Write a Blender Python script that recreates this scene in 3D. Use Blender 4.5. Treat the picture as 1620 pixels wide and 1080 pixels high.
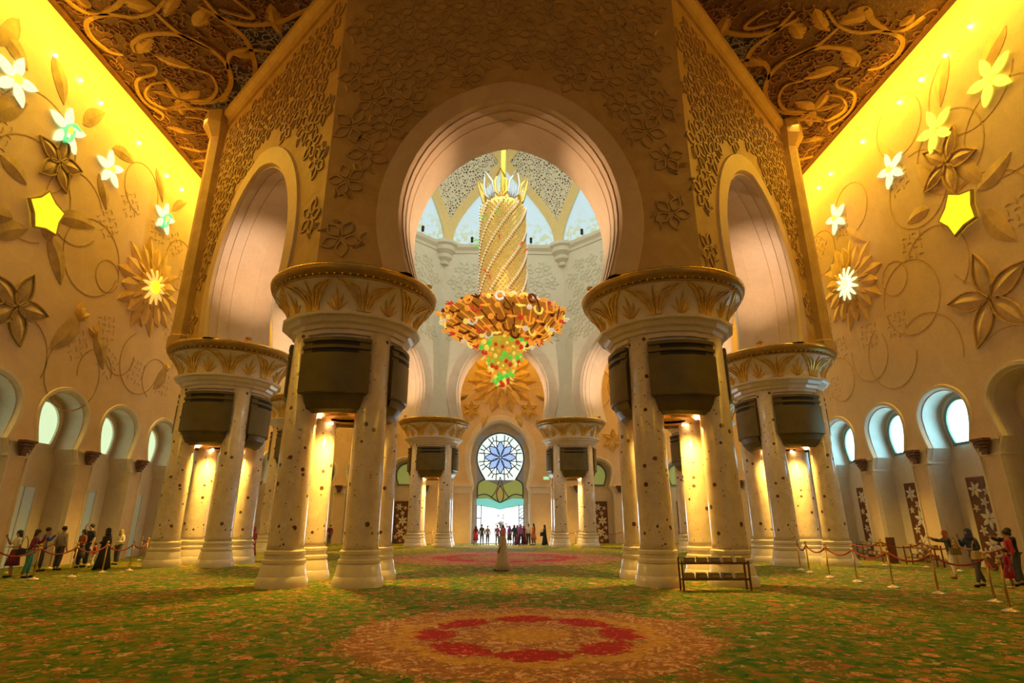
import bpy, bmesh, math, random
from mathutils import Vector, Matrix
random.seed(7)
PI = math.pi; R = math.radians
sin, cos = math.sin, math.cos
scn = bpy.context.scene
for o in list(bpy.data.objects): bpy.data.objects.remove(o)

# ------------------------------------------------------------------ camera
cam_d = bpy.data.cameras.new('camera'); cam = bpy.data.objects.new('camera', cam_d)
scn.collection.objects.link(cam); scn.camera = cam
cam_d.sensor_width = 36.0; cam_d.lens = 885.0 / 1620.0 * 36.0
cam_d.clip_end = 300
cam.location = (-0.42, 0, 1.9)
cam.rotation_euler = (PI/2 + 0.3125, 0, -0.0255)

# ------------------------------------------------------------------ world
w = bpy.data.worlds.new('world'); scn.world = w; w.use_nodes = True
w.node_tree.nodes['Background'].inputs[0].default_value = (1.0, 0.80, 0.58, 1)
w.node_tree.nodes['Background'].inputs[1].default_value = 0.19
scn.view_settings.view_transform = 'Standard'; scn.view_settings.look = 'None'
scn.view_settings.gamma = 1; scn.view_settings.use_curve_mapping = False
scn.view_settings.exposure = -0.32

# plan of the hall: octagon of arches round the middle, hall walls, ceiling
DX, DY = 0.0, 34.66          # middle of the octagon
AP_OUT, AP_IN = 16.55, 13.6 # outer and inner face distance
TAN = math.tan(PI/8)
PA, PC = 5.95, 14.3645       # pier offsets
XL, XR, YF, ZC = -20.9, 20.15, 55.5, 24.5
Y0 = -10.0

def area(name, loc, rot, sx, sy, energy, col, spread=PI):
    l = bpy.data.lights.new(name, 'AREA'); l.shape = 'RECTANGLE'; l.size = sx; l.size_y = sy
    l.energy = energy; l.color = col; l.spread = spread
    o = bpy.data.objects.new(name, l); scn.collection.objects.link(o)
    o.location = loc; o.rotation_euler = rot
    return o
def aim(o, tgt):
    d = Vector(tgt) - o.location
    o.rotation_euler = d.to_track_quat('-Z', 'Y').to_euler()
def spot(name, loc, tgt, energy, col, size=R(100), blend=.8, rad=.25):
    l = bpy.data.lights.new(name, 'SPOT'); l.energy = energy; l.color = col
    l.spot_size = size; l.spot_blend = blend; l.shadow_soft_size = rad
    o = bpy.data.objects.new(name, l); scn.collection.objects.link(o); o.location = loc; aim(o, tgt)
    return o

COVE = (1.0, 0.60, 0.03)
# cove strips hidden at the top of the hall walls, washing them from above
o = area('cove_light', (XL+1.7, 24, 24.2), (0, 0, 0), .5, 66, 5600, COVE); aim(o, (XL, 24, 20.6))
o.rotation_euler = (0, R(30), 0)
o = area('cove_light', (XR-1.7, 24, 24.2), (0, R(-30), 0), .5, 66, 5600, COVE)
o = area('cove_light', (DX, YF-1.3, 24.2), (R(30), 0, 0), 38, .5, 3400, COVE)
# second wash set further from the side walls, reaches lower and the octagon faces
o = area('wash_light', (XL+3.2, 24, 24.1), (0, R(14), 0), .6, 60, 1500, (1, .58, .10))
o = area('wash_light', (XR-3.2, 24, 24.1), (0, R(-14), 0), .6, 60, 1500, (1, .58, .10))
o = area('wash_light', (DX, YF-3.2, 24.1), (R(14), 0, 0), 36, .6, 1100, (1, .58, .10))
# daylight and chandelier glow in the dome
o = area('dome_light', (DX, DY, 36.5), (0, 0, 0), 9, 9, 1300, (1, .93, .70))
o = area('dome_light', (DX, DY-1, 27), (R(75), 0, 0), 10, 8, 560, (.92, 1, .85))
# daylight falling in through the far doorway
o = area('doorway_light', (-.1, YF-.6, 2.2), (R(-82), 0, 0), 3.4, 3.8, 700, (.75, .9, 1))
# added soft fill from above and behind the viewer, no lamp seen there
o = area('hall_fill_light', (DX-.3, -4, 24.2), (R(8), 0, 0), 26, 8, 200, (1, .86, .70))

# ------------------------------------------------------------------ materials
def nmat(name):
    m = bpy.data.materials.new(name); m.use_nodes = True
    return m, m.node_tree, m.node_tree.nodes['Principled BSDF']
def N(nt, typ, **k):
    n = nt.nodes.new(typ)
    for a, v in k.items():
        if a.startswith('i_'):
            n.inputs[int(a[2:]) if a[2:].isdigit() else a[2:].replace('_', ' ')].default_value = v
        else: setattr(n, a, v)
    return n
def L(nt, a, b): nt.links.new(a, b)
def ramp(nt, fac, stops, interp='LINEAR'):
    r = N(nt, 'ShaderNodeValToRGB'); e = r.color_ramp.elements; r.color_ramp.interpolation = interp
    e[0].position, e[0].color = stops[0][0], (*stops[0][1], 1)
    e[1].position, e[1].color = stops[-1][0], (*stops[-1][1], 1)
    for p, c in stops[1:-1]:
        x = e.new(p); x.color = (*c, 1)
    L(nt, fac, r.inputs[0]); return r.outputs[0]
def mixc(nt, fac, a, b, mode='MIX'):
    n = N(nt, 'ShaderNodeMix', data_type='RGBA', blend_type=mode)
    for s, v in ((n.inputs[0], fac), (n.inputs[6], a), (n.inputs[7], b)):
        if hasattr(v, 'links') or isinstance(v, bpy.types.NodeSocket): L(nt, v, s)
        elif isinstance(v, (int, float)): s.default_value = v
        else: s.default_value = (*v, 1)
    return n.outputs[2]
def math_(nt, op, a, b=0.0, clamp=False):
    n = N(nt, 'ShaderNodeMath', operation=op); n.use_clamp = clamp
    for s, v in ((n.inputs[0], a), (n.inputs[1], b)):
        if isinstance(v, bpy.types.NodeSocket): L(nt, v, s)
        else: s.default_value = v
    return n.outputs[0]
def coords(nt): return N(nt, 'ShaderNodeTexCoord').outputs['Object']
def noise(nt, vec, scale, detail=4, rough=.5, dist=0):
    n = N(nt, 'ShaderNodeTexNoise'); L(nt, vec, n.inputs['Vector'])
    n.inputs['Scale'].default_value = scale; n.inputs['Detail'].default_value = detail
    n.inputs['Roughness'].default_value = rough; n.inputs['Distortion'].default_value = dist
    return n.outputs['Fac']
def vor(nt, vec, scale, feature='F1', rnd=1.0):
    n = N(nt, 'ShaderNodeTexVoronoi', feature=feature); L(nt, vec, n.inputs['Vector'])
    n.inputs['Scale'].default_value = scale; n.inputs['Randomness'].default_value = rnd
    return n
def bump(nt, b, h, strength=.3, dist=.05):
    n = N(nt, 'ShaderNodeBump'); n.inputs['Strength'].default_value = strength; n.inputs['Distance'].default_value = dist
    L(nt, h, n.inputs['Height']); L(nt, n.outputs[0], b.inputs['Normal'])
def simple(name, col, rough=.5, metal=0, emit=None, es=0, var=.12, scale=3, bmp=0):
    m, nt, b = nmat(name)
    c = coords(nt); f = noise(nt, c, scale, 5, .6)
    L(nt, ramp(nt, f, [(.3, tuple(x*(1-var) for x in col)), (.7, tuple(min(1, x*(1+var)) for x in col))]), b.inputs['Base Color'])
    b.inputs['Roughness'].default_value = rough; b.inputs['Metallic'].default_value = metal
    if emit:
        b.inputs['Emission Color'].default_value = (*emit, 1); b.inputs['Emission Strength'].default_value = es
    if bmp: bump(nt, b, noise(nt, c, scale*6, 4), bmp, .02)
    return m
def stone(name, c1, c2, rough=.45, blk=None, bmp=.15):
    """polished stone in large slabs with faint joints"""
    m, nt, b = nmat(name); c = coords(nt)
    f = noise(nt, c, .9, 6, .62, .8)
    col = ramp(nt, f, [(.3, c1), (.7, c2)])
    g = noise(nt, c, 9, 4, .6)
    col = mixc(nt, .12, col, ramp(nt, g, [(.35, tuple(x*.6 for x in c1)), (.65, c2)]))
    L(nt, col, b.inputs['Base Color']); b.inputs['Roughness'].default_value = rough
    bump(nt, b, g, bmp, .02)
    return m
M = {}
M['wall'] = stone('wall_marble', (.66, .49, .30), (.77, .60, .40), .5)
M['white'] = stone('white_marble', (.66, .57, .47), (.78, .69, .58), .3, bmp=.05)
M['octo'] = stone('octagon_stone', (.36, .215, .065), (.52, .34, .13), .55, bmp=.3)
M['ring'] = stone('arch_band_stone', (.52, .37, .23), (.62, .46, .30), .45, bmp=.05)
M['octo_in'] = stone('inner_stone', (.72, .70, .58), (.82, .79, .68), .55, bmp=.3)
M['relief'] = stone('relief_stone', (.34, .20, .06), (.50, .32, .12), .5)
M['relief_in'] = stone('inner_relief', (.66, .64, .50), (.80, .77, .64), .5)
M['cream'] = simple('dome_cream', (.80, .64, .28), .5, var=.05)
M['gold'] = simple('gold_paint', (.68, .44, .08), .35, .4, var=.25, scale=4)
M['goldb'] = simple('bright_gold', (.85, .55, .12), .22, .8, var=.2, scale=8)
M['golddark'] = simple('dark_gold', (.36, .22, .05), .4, .5, var=.2)
M['leaf'] = simple('inlaid_leaf', (.42, .29, .12), .6, var=.35, scale=1.2)
M['petal'] = simple('carved_petal', (.58, .36, .10), .45, var=.25, scale=1.5)
M['petal2'] = simple('carved_petal_pale', (.72, .48, .15), .45, var=.2, scale=1.5)
M['vine'] = simple('vine_inlay', (.40, .27, .10), .5, var=.2)
M['vine_r'] = simple('vine_inlay_pale', (.56, .37, .14), .5, var=.2)
M['leaf_r'] = simple('inlaid_leaf_pale', (.62, .43, .20), .5, var=.25, scale=1.2)
M['knot'] = simple('incised_knot', (.46, .34, .20), .6, var=.15)
M['copper'] = simple('copper_soffit', (.55, .26, .06), .3, .7, var=.2)
M['brown'] = simple('dark_wood', (.13, .045, .02), .45, var=.3, scale=8)
M['brass'] = simple('brass', (.62, .38, .12), .28, .85, var=.1)
M['rope'] = simple('red_rope', (.30, .03, .03), .8, var=.3, scale=20)
M['black'] = simple('black_cloth', (.018, .017, .022), .8, var=.3)
M['spacer'] = simple('window_frame', (.16, .20, .14), .4, .2)
M['lead'] = simple('lead_came', (.06, .09, .12), .5, .3)
def lamp(name, col, s): return simple(name, tuple(min(1, c) for c in col), .4, 0, col, s*1.22, var=.02)
M['star_white'] = lamp('star_glass_white', (.80, 1.0, .62), 1.0)
M['star_green'] = lamp('star_glass_green', (.10, .75, .30), .9)
M['star_yellow'] = lamp('star_glass_yellow', (.95, .92, .10), 1.0)
M['lamp_warm'] = lamp('lamp_glow', (1, .75, .35), 9)
M['lamp_yel'] = lamp('lamp_yellow', (1, .80, .02), 1.1)
M['sky_glass'] = lamp('daylight_glass', (.80, .95, 1.0), 1.5)
M['blue_glass'] = lamp('daylight_glass_blue', (.36, .80, 1.0), 8)
M['green_glass'] = lamp('daylight_glass_green', (.70, .95, .62), .85)
M['door_bright'] = lamp('daylight_glass_bright', (.95, .98, 1.0), 1.8)
M['teal_glass'] = lamp('teal_glass', (.18, .62, .60), .7)
M['olive_glass'] = lamp('olive_glass', (.30, .36, .10), .45)
M['amber_glass'] = lamp('amber_glass', (.45, .30, .08), .4)
M['lilac_glass'] = lamp('blue_petal_glass', (.30, .48, .85), .95)
M['pale_glass'] = lamp('pale_glass', (.72, .90, .86), 1.0)
M['mint'] = lamp('mint_glass', (.46, .56, .46), .10)
M['skin'] = simple('skin', (.42, .23, .13), .55, var=.05)
M['skin2'] = simple('skin_pale', (.60, .38, .26), .55, var=.05)
M['hair'] = simple('dark_hair', (.02, .014, .012), .6, var=.2)
def cloth(name, col): return simple(name, col, .85, var=.18, scale=14)
for k_, c_ in dict(navy=(.03, .045, .12), blue=(.03, .07, .38), white=(.72, .66, .60), grey=(.36, .31, .32), darkgrey=(.07, .065, .07),
        red=(.42, .03, .04), crimson=(.35, .01, .03), orange=(.62, .17, .04), purple=(.20, .07, .32), violet=(.30, .12, .42),
        jeans=(.06, .09, .18), robe=(.62, .52, .42), tan=(.42, .30, .14), rust=(.32, .10, .04), maroon=(.16, .02, .05), pink=(.70, .25, .30),
        olive=(.16, .13, .05), teal=(.04, .22, .24), black=(.018, .017, .022)).items(): M['c_'+k_] = cloth('cloth_'+k_, c_)

# inlaid column marble: dark flower spots, denser low down, faint vines
def column_marble():
    m, nt, b = nmat('inlaid_column_marble'); c = coords(nt)
    base = ramp(nt, noise(nt, c, 1.6, 5, .6, .6), [(.3, (.56, .46, .36)), (.7, (.74, .64, .52))])
    v = vor(nt, c, 3.7); d = v.outputs['Distance']
    sep = N(nt, 'ShaderNodeSeparateColor'); L(nt, v.outputs['Color'], sep.inputs[0])
    size = math_(nt, 'MULTIPLY', sep.outputs[0], .30)
    jag = noise(nt, c, 38, 2, .6)
    edge = math_(nt, 'ADD', d, math_(nt, 'MULTIPLY', math_(nt, 'SUBTRACT', jag, .5), .12))
    spot_ = math_(nt, 'LESS_THAN', edge, size)
    on = math_(nt, 'GREATER_THAN', sep.outputs[1], .28)
    mask = math_(nt, 'MULTIPLY', spot_, on)
    col = mixc(nt, mask, base, mixc(nt, sep.outputs[2], (.10, .035, .06), (.13, .09, .03)))
    v3 = vor(nt, c, 7.5); q3 = N(nt, 'ShaderNodeSeparateColor'); L(nt, v3.outputs['Color'], q3.inputs[0])
    m3 = math_(nt, 'MULTIPLY', math_(nt, 'LESS_THAN', math_(nt, 'ADD', v3.outputs['Distance'], math_(nt, 'MULTIPLY', math_(nt, 'SUBTRACT', jag, .5), .2)), math_(nt, 'MULTIPLY', q3.outputs[0], .26)), math_(nt, 'GREATER_THAN', q3.outputs[1], .45))
    col = mixc(nt, math_(nt, 'MULTIPLY', m3, .8), col, mixc(nt, q3.outputs[2], (.16, .06, .05), (.24, .16, .06)))
    v2 = vor(nt, c, 2.1, 'DISTANCE_TO_EDGE')
    vine = math_(nt, 'LESS_THAN', v2.outputs['Distance'], .012)
    col = mixc(nt, math_(nt, 'MULTIPLY', vine, .28), col, (.45, .33, .20))
    L(nt, col, b.inputs['Base Color']); b.inputs['Roughness'].default_value = .16
    return m
M['column'] = column_marble()

def grille_mat():
    m, nt, b = nmat('perforated_bronze'); c = coords(nt)
    wv = N(nt, 'ShaderNodeTexWave', bands_direction='Z'); L(nt, c, wv.inputs[0]); wv.inputs['Scale'].default_value = 7
    col = ramp(nt, noise(nt, c, 2, 3), [(.3, (.11, .085, .028)), (.7, (.15, .115, .04))])
    v = vor(nt, c, 40, rnd=.0); bump(nt, b, v.outputs['Distance'], .4, .01)
    L(nt, col, b.inputs['Base Color']); b.inputs['Roughness'].default_value = .45; b.inputs['Metallic'].default_value = .35
    return m
M['grille'] = grille_mat()

def lattice_mat():
    m, nt, b = nmat('pierced_screen'); c = coords(nt)
    v2 = vor(nt, c, 4.6, 'DISTANCE_TO_EDGE')
    hole = math_(nt, 'GREATER_THAN', v2.outputs['Distance'], .20)
    col = mixc(nt, hole, (.80, .76, .62), (.10, .075, .06))
    L(nt, col, b.inputs['Base Color']); b.inputs['Roughness'].default_value = .6
    return m
M['lattice'] = lattice_mat()
def floral_glass():
    m, nt, b = nmat('etched_daylight_glass'); c = coords(nt)
    v = vor(nt, c, 1.6, 'F1'); n_ = noise(nt, c, 2.2, 5, .65)
    sep = N(nt, 'ShaderNodeSeparateXYZ'); L(nt, c, sep.inputs[0])
    low = ramp(nt, math_(nt, 'MULTIPLY', math_(nt, 'SUBTRACT', sep.outputs[2], 27), .16), [(0, (1, 1, 1)), (.6, (0, 0, 0))])
    spots = math_(nt, 'MULTIPLY', low, math_(nt, 'GREATER_THAN', n_, .53))
    col = mixc(nt, spots, (.66, .88, .98), (.62, .66, .28))
    L(nt, mixc(nt, .75, col, (.05, .06, .07)), b.inputs['Base Color']); L(nt, col, b.inputs['Emission Color']); b.inputs['Emission Strength'].default_value = .85
    return m
M['dome_glass'] = floral_glass()
def ceiling_mat():
    m, nt, b = nmat('brown_ceiling'); c = coords(nt)
    f = noise(nt, c, 1.1, 3, .5, 2.5)
    line = math_(nt, 'LESS_THAN', math_(nt, 'ABSOLUTE', math_(nt, 'SUBTRACT', f, .5)), .018)
    f2 = noise(nt, c, 3.0, 3, .5, 3.0)
    line2 = math_(nt, 'LESS_THAN', math_(nt, 'ABSOLUTE', math_(nt, 'SUBTRACT', f2, .5)), .022)
    col = mixc(nt, math_(nt, 'MAXIMUM', line, line2), (.085, .030, .008), (.20, .085, .030))
    L(nt, col, b.inputs['Base Color']); b.inputs['Roughness'].default_value = .55
    return m
M['ceil'] = ceiling_mat()
M['openwork'] = simple('black_openwork', (.012, .008, .010), .8, var=.2)
M['scroll'] = simple('scroll_gold', (.40, .235, .05), .5, .1, var=.2, scale=2)
M['curl'] = simple('curl_rose', (.28, .13, .09), .6, var=.2)
M['curl2'] = simple('curl_lilac', (.30, .26, .36), .6, var=.2)

def carpet():
    m, nt, b = nmat('floral_carpet'); c = coords(nt)
    wn = N(nt, 'ShaderNodeTexNoise'); L(nt, c, wn.inputs['Vector']); wn.inputs['Scale'].default_value = 1.3; wn.inputs['Detail'].default_value = 5
    wn.inputs['Roughness'].default_value = .7
    warp = N(nt, 'ShaderNodeVectorMath', operation='MULTIPLY_ADD')
    L(nt, wn.outputs['Color'], warp.inputs[0]); warp.inputs[1].default_value = (.9, .9, 0); L(nt, c, warp.inputs[2])
    wv = warp.outputs[0]
    def vcell(vec, sc, rnd=1.0):
        v = vor(nt, vec, sc, rnd=rnd); q = N(nt, 'ShaderNodeSeparateColor'); L(nt, v.outputs['Color'], q.inputs[0])
        return v.outputs['Distance'], q.outputs[0], q.outputs[1], q.outputs[2]
    # green ground with darker and olive foliage
    g = ramp(nt, noise(nt, wv, 3.2, 6, .75), [(.36, (.018, .100, .004)), (.46, (.050, .155, .006)), (.53, (.16, .18, .012)), (.62, (.30, .20, .02))])
    # leaf flecks, small florets in many colours
    pal = [(0, (.52, .18, .04)), (.22, (.68, .36, .18)), (.4, (.38, .05, .03)), (.55, (.62, .44, .24)), (.72, (.24, .17, .01)), (.86, (.50, .20, .10)), (1, (.10, .16, .01))]
    d0, a0, b0, c0 = vcell(wv, 9)
    col = mixc(nt, math_(nt, 'MULTIPLY', math_(nt, 'LESS_THAN', d0, .34), math_(nt, 'GREATER_THAN', a0, .45)), g, ramp(nt, b0, pal))
    d1, a1, b1, c1 = vcell(wv, 3.6)
    ring = math_(nt, 'MULTIPLY', math_(nt, 'LESS_THAN', d1, math_(nt, 'ADD', .22, math_(nt, 'MULTIPLY', noise(nt, c, 16, 2, .6), .25))), math_(nt, 'GREATER_THAN', a1, .40))
    col = mixc(nt, ring, col, mixc(nt, math_(nt, 'LESS_THAN', d1, .15), ramp(nt, b1, pal), (.36, .05, .03)))
    # large rosettes of many petals
    d2, a2, b2, c2 = vcell(wv, .95, .8)
    ros = math_(nt, 'LESS_THAN', math_(nt, 'ADD', d2, math_(nt, 'MULTIPLY', noise(nt, c, 7, 4, .7), .42)), .56)
    dp, ap, bp, cp = vcell(wv, 11)
    rc = mixc(nt, math_(nt, 'LESS_THAN', dp, .40), (.20, .13, .02), ramp(nt, bp, [(0, (.50, .10, .06)), (.4, (.60, .28, .14)), (.8, (.66, .44, .26)), (1, (.45, .20, .04))]))
    col = mixc(nt, math_(nt, 'MULTIPLY', ros, math_(nt, 'GREATER_THAN', a2, .28)), col, rc)
    sx = N(nt, 'ShaderNodeSeparateXYZ'); L(nt, c, sx.inputs[0])
    def medal(col, cx, cy, rad, reds, lace, gold):
        dx = math_(nt, 'SUBTRACT', sx.outputs[0], cx); dy = math_(nt, 'SUBTRACT', sx.outputs[1], cy)
        rr = math_(nt, 'DIVIDE', math_(nt, 'SQRT', math_(nt, 'ADD', math_(nt, 'MULTIPLY', dx, dx), math_(nt, 'MULTIPLY', dy, dy))), rad)
        a = math_(nt, 'ARCTAN2', dy, dx)
        k = 3.3/rad
        n1 = math_(nt, 'SUBTRACT', noise(nt, c, 7*k, 5, .75), .5)
        lob = math_(nt, 'ABSOLUTE', math_(nt, 'SINE', math_(nt, 'MULTIPLY', a, 5)))
        rr2 = math_(nt, 'ADD', math_(nt, 'SUBTRACT', rr, math_(nt, 'MULTIPLY', lob, .06)), math_(nt, 'MULTIPLY', n1, .45))
        dm, am, bm, cm = vcell(wv, 10*k); de, ae, be, ce = vcell(wv, 22*k)
        base = mixc(nt, math_(nt, 'LESS_THAN', dm, .42), ramp(nt, ae, [(0, (.22, .14, .03)), (.5, (.46, .22, .08)), (1, (.30, .06, .03))]), ramp(nt, bm, [(0, lace), (.45, tuple(x*.85 for x in lace)), (.7, gold), (1, tuple(min(1, x*1.2) for x in lace))]))
        base = mixc(nt, math_(nt, 'MULTIPLY', math_(nt, 'LESS_THAN', de, .25), math_(nt, 'GREATER_THAN', ce, .6)), base, (.30, .05, .03))
        lob2 = math_(nt, 'ABSOLUTE', math_(nt, 'COSINE', math_(nt, 'MULTIPLY', a, 4)))
        # broken ring of deep red palmettes
        band = math_(nt, 'LESS_THAN', math_(nt, 'ABSOLUTE', math_(nt, 'SUBTRACT', math_(nt, 'ADD', rr, math_(nt, 'MULTIPLY', n1, .30)), .50)), math_(nt, 'ADD', .025, math_(nt, 'MULTIPLY', math_(nt, 'ABSOLUTE', math_(nt, 'COSINE', math_(nt, 'MULTIPLY', a, 4))), .10)))
        redc = mixc(nt, math_(nt, 'LESS_THAN', dm, .26), reds, tuple(min(1, x*2.2+.08) for x in reds))
        band = math_(nt, 'MULTIPLY', band, math_(nt, 'GREATER_THAN', math_(nt, 'ADD', am, math_(nt, 'MULTIPLY', lob2, .8)), .50))
        base = mixc(nt, band, base, redc)
        gold_ring = math_(nt, 'LESS_THAN', math_(nt, 'ABSOLUTE', math_(nt, 'SUBTRACT', rr2, .62)), .05)  # gold ring of the medallion pattern
        base = mixc(nt, math_(nt, 'MULTIPLY', gold_ring, .7), base, gold)
        core = math_(nt, 'LESS_THAN', rr2, .16)
        base = mixc(nt, math_(nt, 'MULTIPLY', core, .6), base, gold)
        return mixc(nt, math_(nt, 'LESS_THAN', rr2, .93), col, base)
    col = medal(col, .15, 11.1, 3.35, (.36, .018, .022), (.74, .44, .27), (.62, .34, .06))
    col = medal(col, .1, 34.0, 6.9, (.46, .05, .08), (.60, .36, .30), (.50, .24, .16))
    L(nt, col, b.inputs['Base Color']); b.inputs['Roughness'].default_value = .95
    b.inputs['Specular IOR Level'].default_value = .15
    bump(nt, b, noise(nt, c, 60, 3, .7), .25, .02)
    return m
M['carpet'] = carpet()

# ------------------------------------------------------------------ helpers
col_ = scn.collection
def mesh_obj(name, verts, faces, mat, parent=None, smooth=False):
    me = bpy.data.meshes.new(name); me.from_pydata([tuple(v) for v in verts], [], faces); me.update()
    if smooth: me.polygons.foreach_set('use_smooth', [True]*len(me.polygons))
    me.materials.append(mat)
    o = bpy.data.objects.new(name, me); col_.objects.link(o)
    if parent: o.parent = parent
    return o
def put(me, name, parent=None, mw=None):
    o = bpy.data.objects.new(name, me); col_.objects.link(o)
    if parent: o.parent = parent
    if mw is not None: o.matrix_local = mw
    return o
class MB:
    def __init__(s): s.v = []; s.f = []
    def add(s, v, f, T=None):
        k = len(s.v); s.v += [tuple(T @ Vector(p)) if T else tuple(p) for p in v]; s.f += [[i+k for i in q] for q in f]; return s
    def box(s, c, d, T=None):
        x, y, z = c; a, b, e = d[0]/2, d[1]/2, d[2]/2
        v = [(x+i*a, y+j*b, z+k*e) for k in (-1, 1) for j in (-1, 1) for i in (-1, 1)]
        return s.add(v, [[0, 2, 3, 1], [4, 5, 7, 6], [0, 1, 5, 4], [2, 6, 7, 3], [1, 3, 7, 5], [0, 4, 6, 2]], T)
    def tube(s, pts, r, n=6, T=None, closed=False):
        pts = [Vector(p) for p in pts]; V = []; F = []
        rs = r if isinstance(r, (list, tuple)) else [r]*len(pts)
        up = None
        for i, p in enumerate(pts):
            if closed: t = (pts[(i+1) % len(pts)] - pts[i-1]).normalized()
            else: t = (pts[min(i+1, len(pts)-1)] - pts[max(i-1, 0)]).normalized()
            if up is None or abs(up.dot(t)) > .95: up = Vector((0, 0, 1)) if abs(t.z) < .9 else Vector((1, 0, 0))
            a = t.cross(up).normalized(); b = a.cross(t).normalized(); up = b
            for k in range(n): V.append(p + a*cos(2*PI*k/n)*rs[i] + b*sin(2*PI*k/n)*rs[i])
        m = len(pts)
        for i in range(m if closed else m-1):
            for k in range(n):
                j = (i+1) % m
                F.append([i*n+k, i*n+(k+1) % n, j*n+(k+1) % n, j*n+k])
        if not closed: F += [list(range(n))[::-1], [(m-1)*n+k for k in range(n)]]
        return s.add(V, F, T)
    def lathe(s, prof, n=24, c=(0, 0, 0), T=None, a0=0, a1=2*PI, caps=True, sq=None):
        full = abs(a1-a0-2*PI) < 1e-6; m = n if full else n+1; V = []; F = []
        for r, z in prof:
            for k in range(m):
                a = a0+(a1-a0)*k/n; V.append((c[0]+r*cos(a), c[1]+r*sin(a), c[2]+z))
        for i in range(len(prof)-1):
            for k in range(n):
                k2 = (k+1) % m
                F.append([i*m+k, i*m+k2, (i+1)*m+k2, (i+1)*m+k])
        if caps and full:
            if prof[0][0] > 1e-4: F.append(list(range(m))[::-1])
            if prof[-1][0] > 1e-4: F.append([(len(prof)-1)*m+k for k in range(m)])
        return s.add(V, F, T)
    def ball(s, c, r, n=8, m=5, sc=(1, 1, 1)):
        V = [(c[0], c[1], c[2]-r*sc[2])]; F = []
        for i in range(1, m):
            t = -PI/2+PI*i/m
            for k in range(n): V.append((c[0]+r*sc[0]*cos(t)*cos(2*PI*k/n), c[1]+r*sc[1]*cos(t)*sin(2*PI*k/n), c[2]+r*sc[2]*sin(t)))
        V.append((c[0], c[1], c[2]+r*sc[2]))
        for k in range(n): F.append([0, 1+(k+1) % n, 1+k])
        for i in range(m-2):
            for k in range(n): F.append([1+i*n+k, 1+i*n+(k+1) % n, 1+(i+1)*n+(k+1) % n, 1+(i+1)*n+k])
        e = 1+(m-2)*n
        for k in range(n): F.append([e+k, e+(k+1) % n, len(V)-1])
        return s.add(V, F)
    def prism(s, outline, z0, z1, T=None):
        n = len(outline); V = [(x, y, z0) for x, y in outline]+[(x, y, z1) for x, y in outline]
        F = [list(range(n))[::-1], list(range(n, 2*n))]+[[i, (i+1) % n, n+(i+1) % n, n+i] for i in range(n)]
        return s.add(V, F, T)
    def build(s, name, mat, parent=None, smooth=False): return mesh_obj(name, s.v, s.f, mat, parent, smooth)
def empty(name, loc=(0, 0, 0), rz=0, parent=None):
    o = bpy.data.objects.new(name, None); col_.objects.link(o); o.location = loc; o.rotation_euler = (0, 0, rz); o.empty_display_size = .2
    if parent: o.parent = parent
    return o
def tag(o, label=None, cat=None, group=None, kind=None):
    for k, v in (('label', label), ('category', cat), ('group', group), ('kind', kind)):
        if v: o[k] = v
    return o
def struct(o): o['kind'] = 'structure'; return o
def smooth_angle(o, a=40):
    me = o.data; me.polygons.foreach_set('use_smooth', [True]*len(me.polygons))
    try: me.set_sharp_from_angle(angle=R(a))
    except Exception: pass
    return o
def children_of(o): return [c for c in bpy.data.objects if c.parent == o]
KIDS = {}
def copy_tree(o, parent=None):
    c = o.copy(); col_.objects.link(c)
    c.parent = parent
    for ch in list(o.children): copy_tree(ch, c)
    return c

# a raised leaf lying in a plane: p0 -> p1 (2-D), half width w, plane mapping P(a, b, out)
def leaf_geo(mb, P, p0, p1, w, h=.12, bend=0.0, n=6, base=0.0, tipw=0.0):
    a0, b0 = p0; a1, b1 = p1; L_ = math.hypot(a1-a0, b1-b0) or 1e-6
    tx, ty = (a1-a0)/L_, (b1-b0)/L_; nx, ny = -ty, tx
    V = []; F = []
    for i in range(n+1):
        t = i/n; ww = w*(sin(PI*t**.85))**.8 if 0 < t < 1 else w*.02
        off = bend*sin(PI*t)*L_
        cx, cy = a0+tx*L_*t+nx*off, b0+ty*L_*t+ny*off
        hh = base+h*sin(PI*min(max(t, .05), .95))
        V += [P(cx-nx*ww, cy-ny*ww, -.03), P(cx-nx*ww, cy-ny*ww, base+.02), P(cx, cy, hh+.02), P(cx+nx*ww, cy+ny*ww, base+.02), P(cx+nx*ww, cy+ny*ww, -.03)]
    for i in range(n):
        for k in range(4): F.append([i*5+k, i*5+k+1, (i+1)*5+k+1, (i+1)*5+k])
    mb.add(V, F)
def ribbon_geo(mb, P, pts, w, h=.06, closed=False):
    """flat raised ribbon following 2-D points"""
    n = len(pts); V = []; F = []
    for i, (a, b) in enumerate(pts):
        if closed: p, q = pts[i-1], pts[(i+1) % n]
        else: p, q = pts[max(i-1, 0)], pts[min(i+1, n-1)]
        dx, dy = q[0]-p[0], q[1]-p[1]; l = math.hypot(dx, dy) or 1; nx, ny = -dy/l, dx/l
        ww = w[i] if isinstance(w, list) else w
        V += [P(a-nx*ww, b-ny*ww, -.03), P(a-nx*ww*.8, b-ny*ww*.8, h), P(a+nx*ww*.8, b+ny*ww*.8, h), P(a+nx*ww, b+ny*ww, -.03)]
    for i in range(n if closed else n-1):
        j = (i+1) % n
        for k in range(3): F.append([i*4+k, i*4+k+1, j*4+k+1, j*4+k])
    mb.add(V, F)
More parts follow.
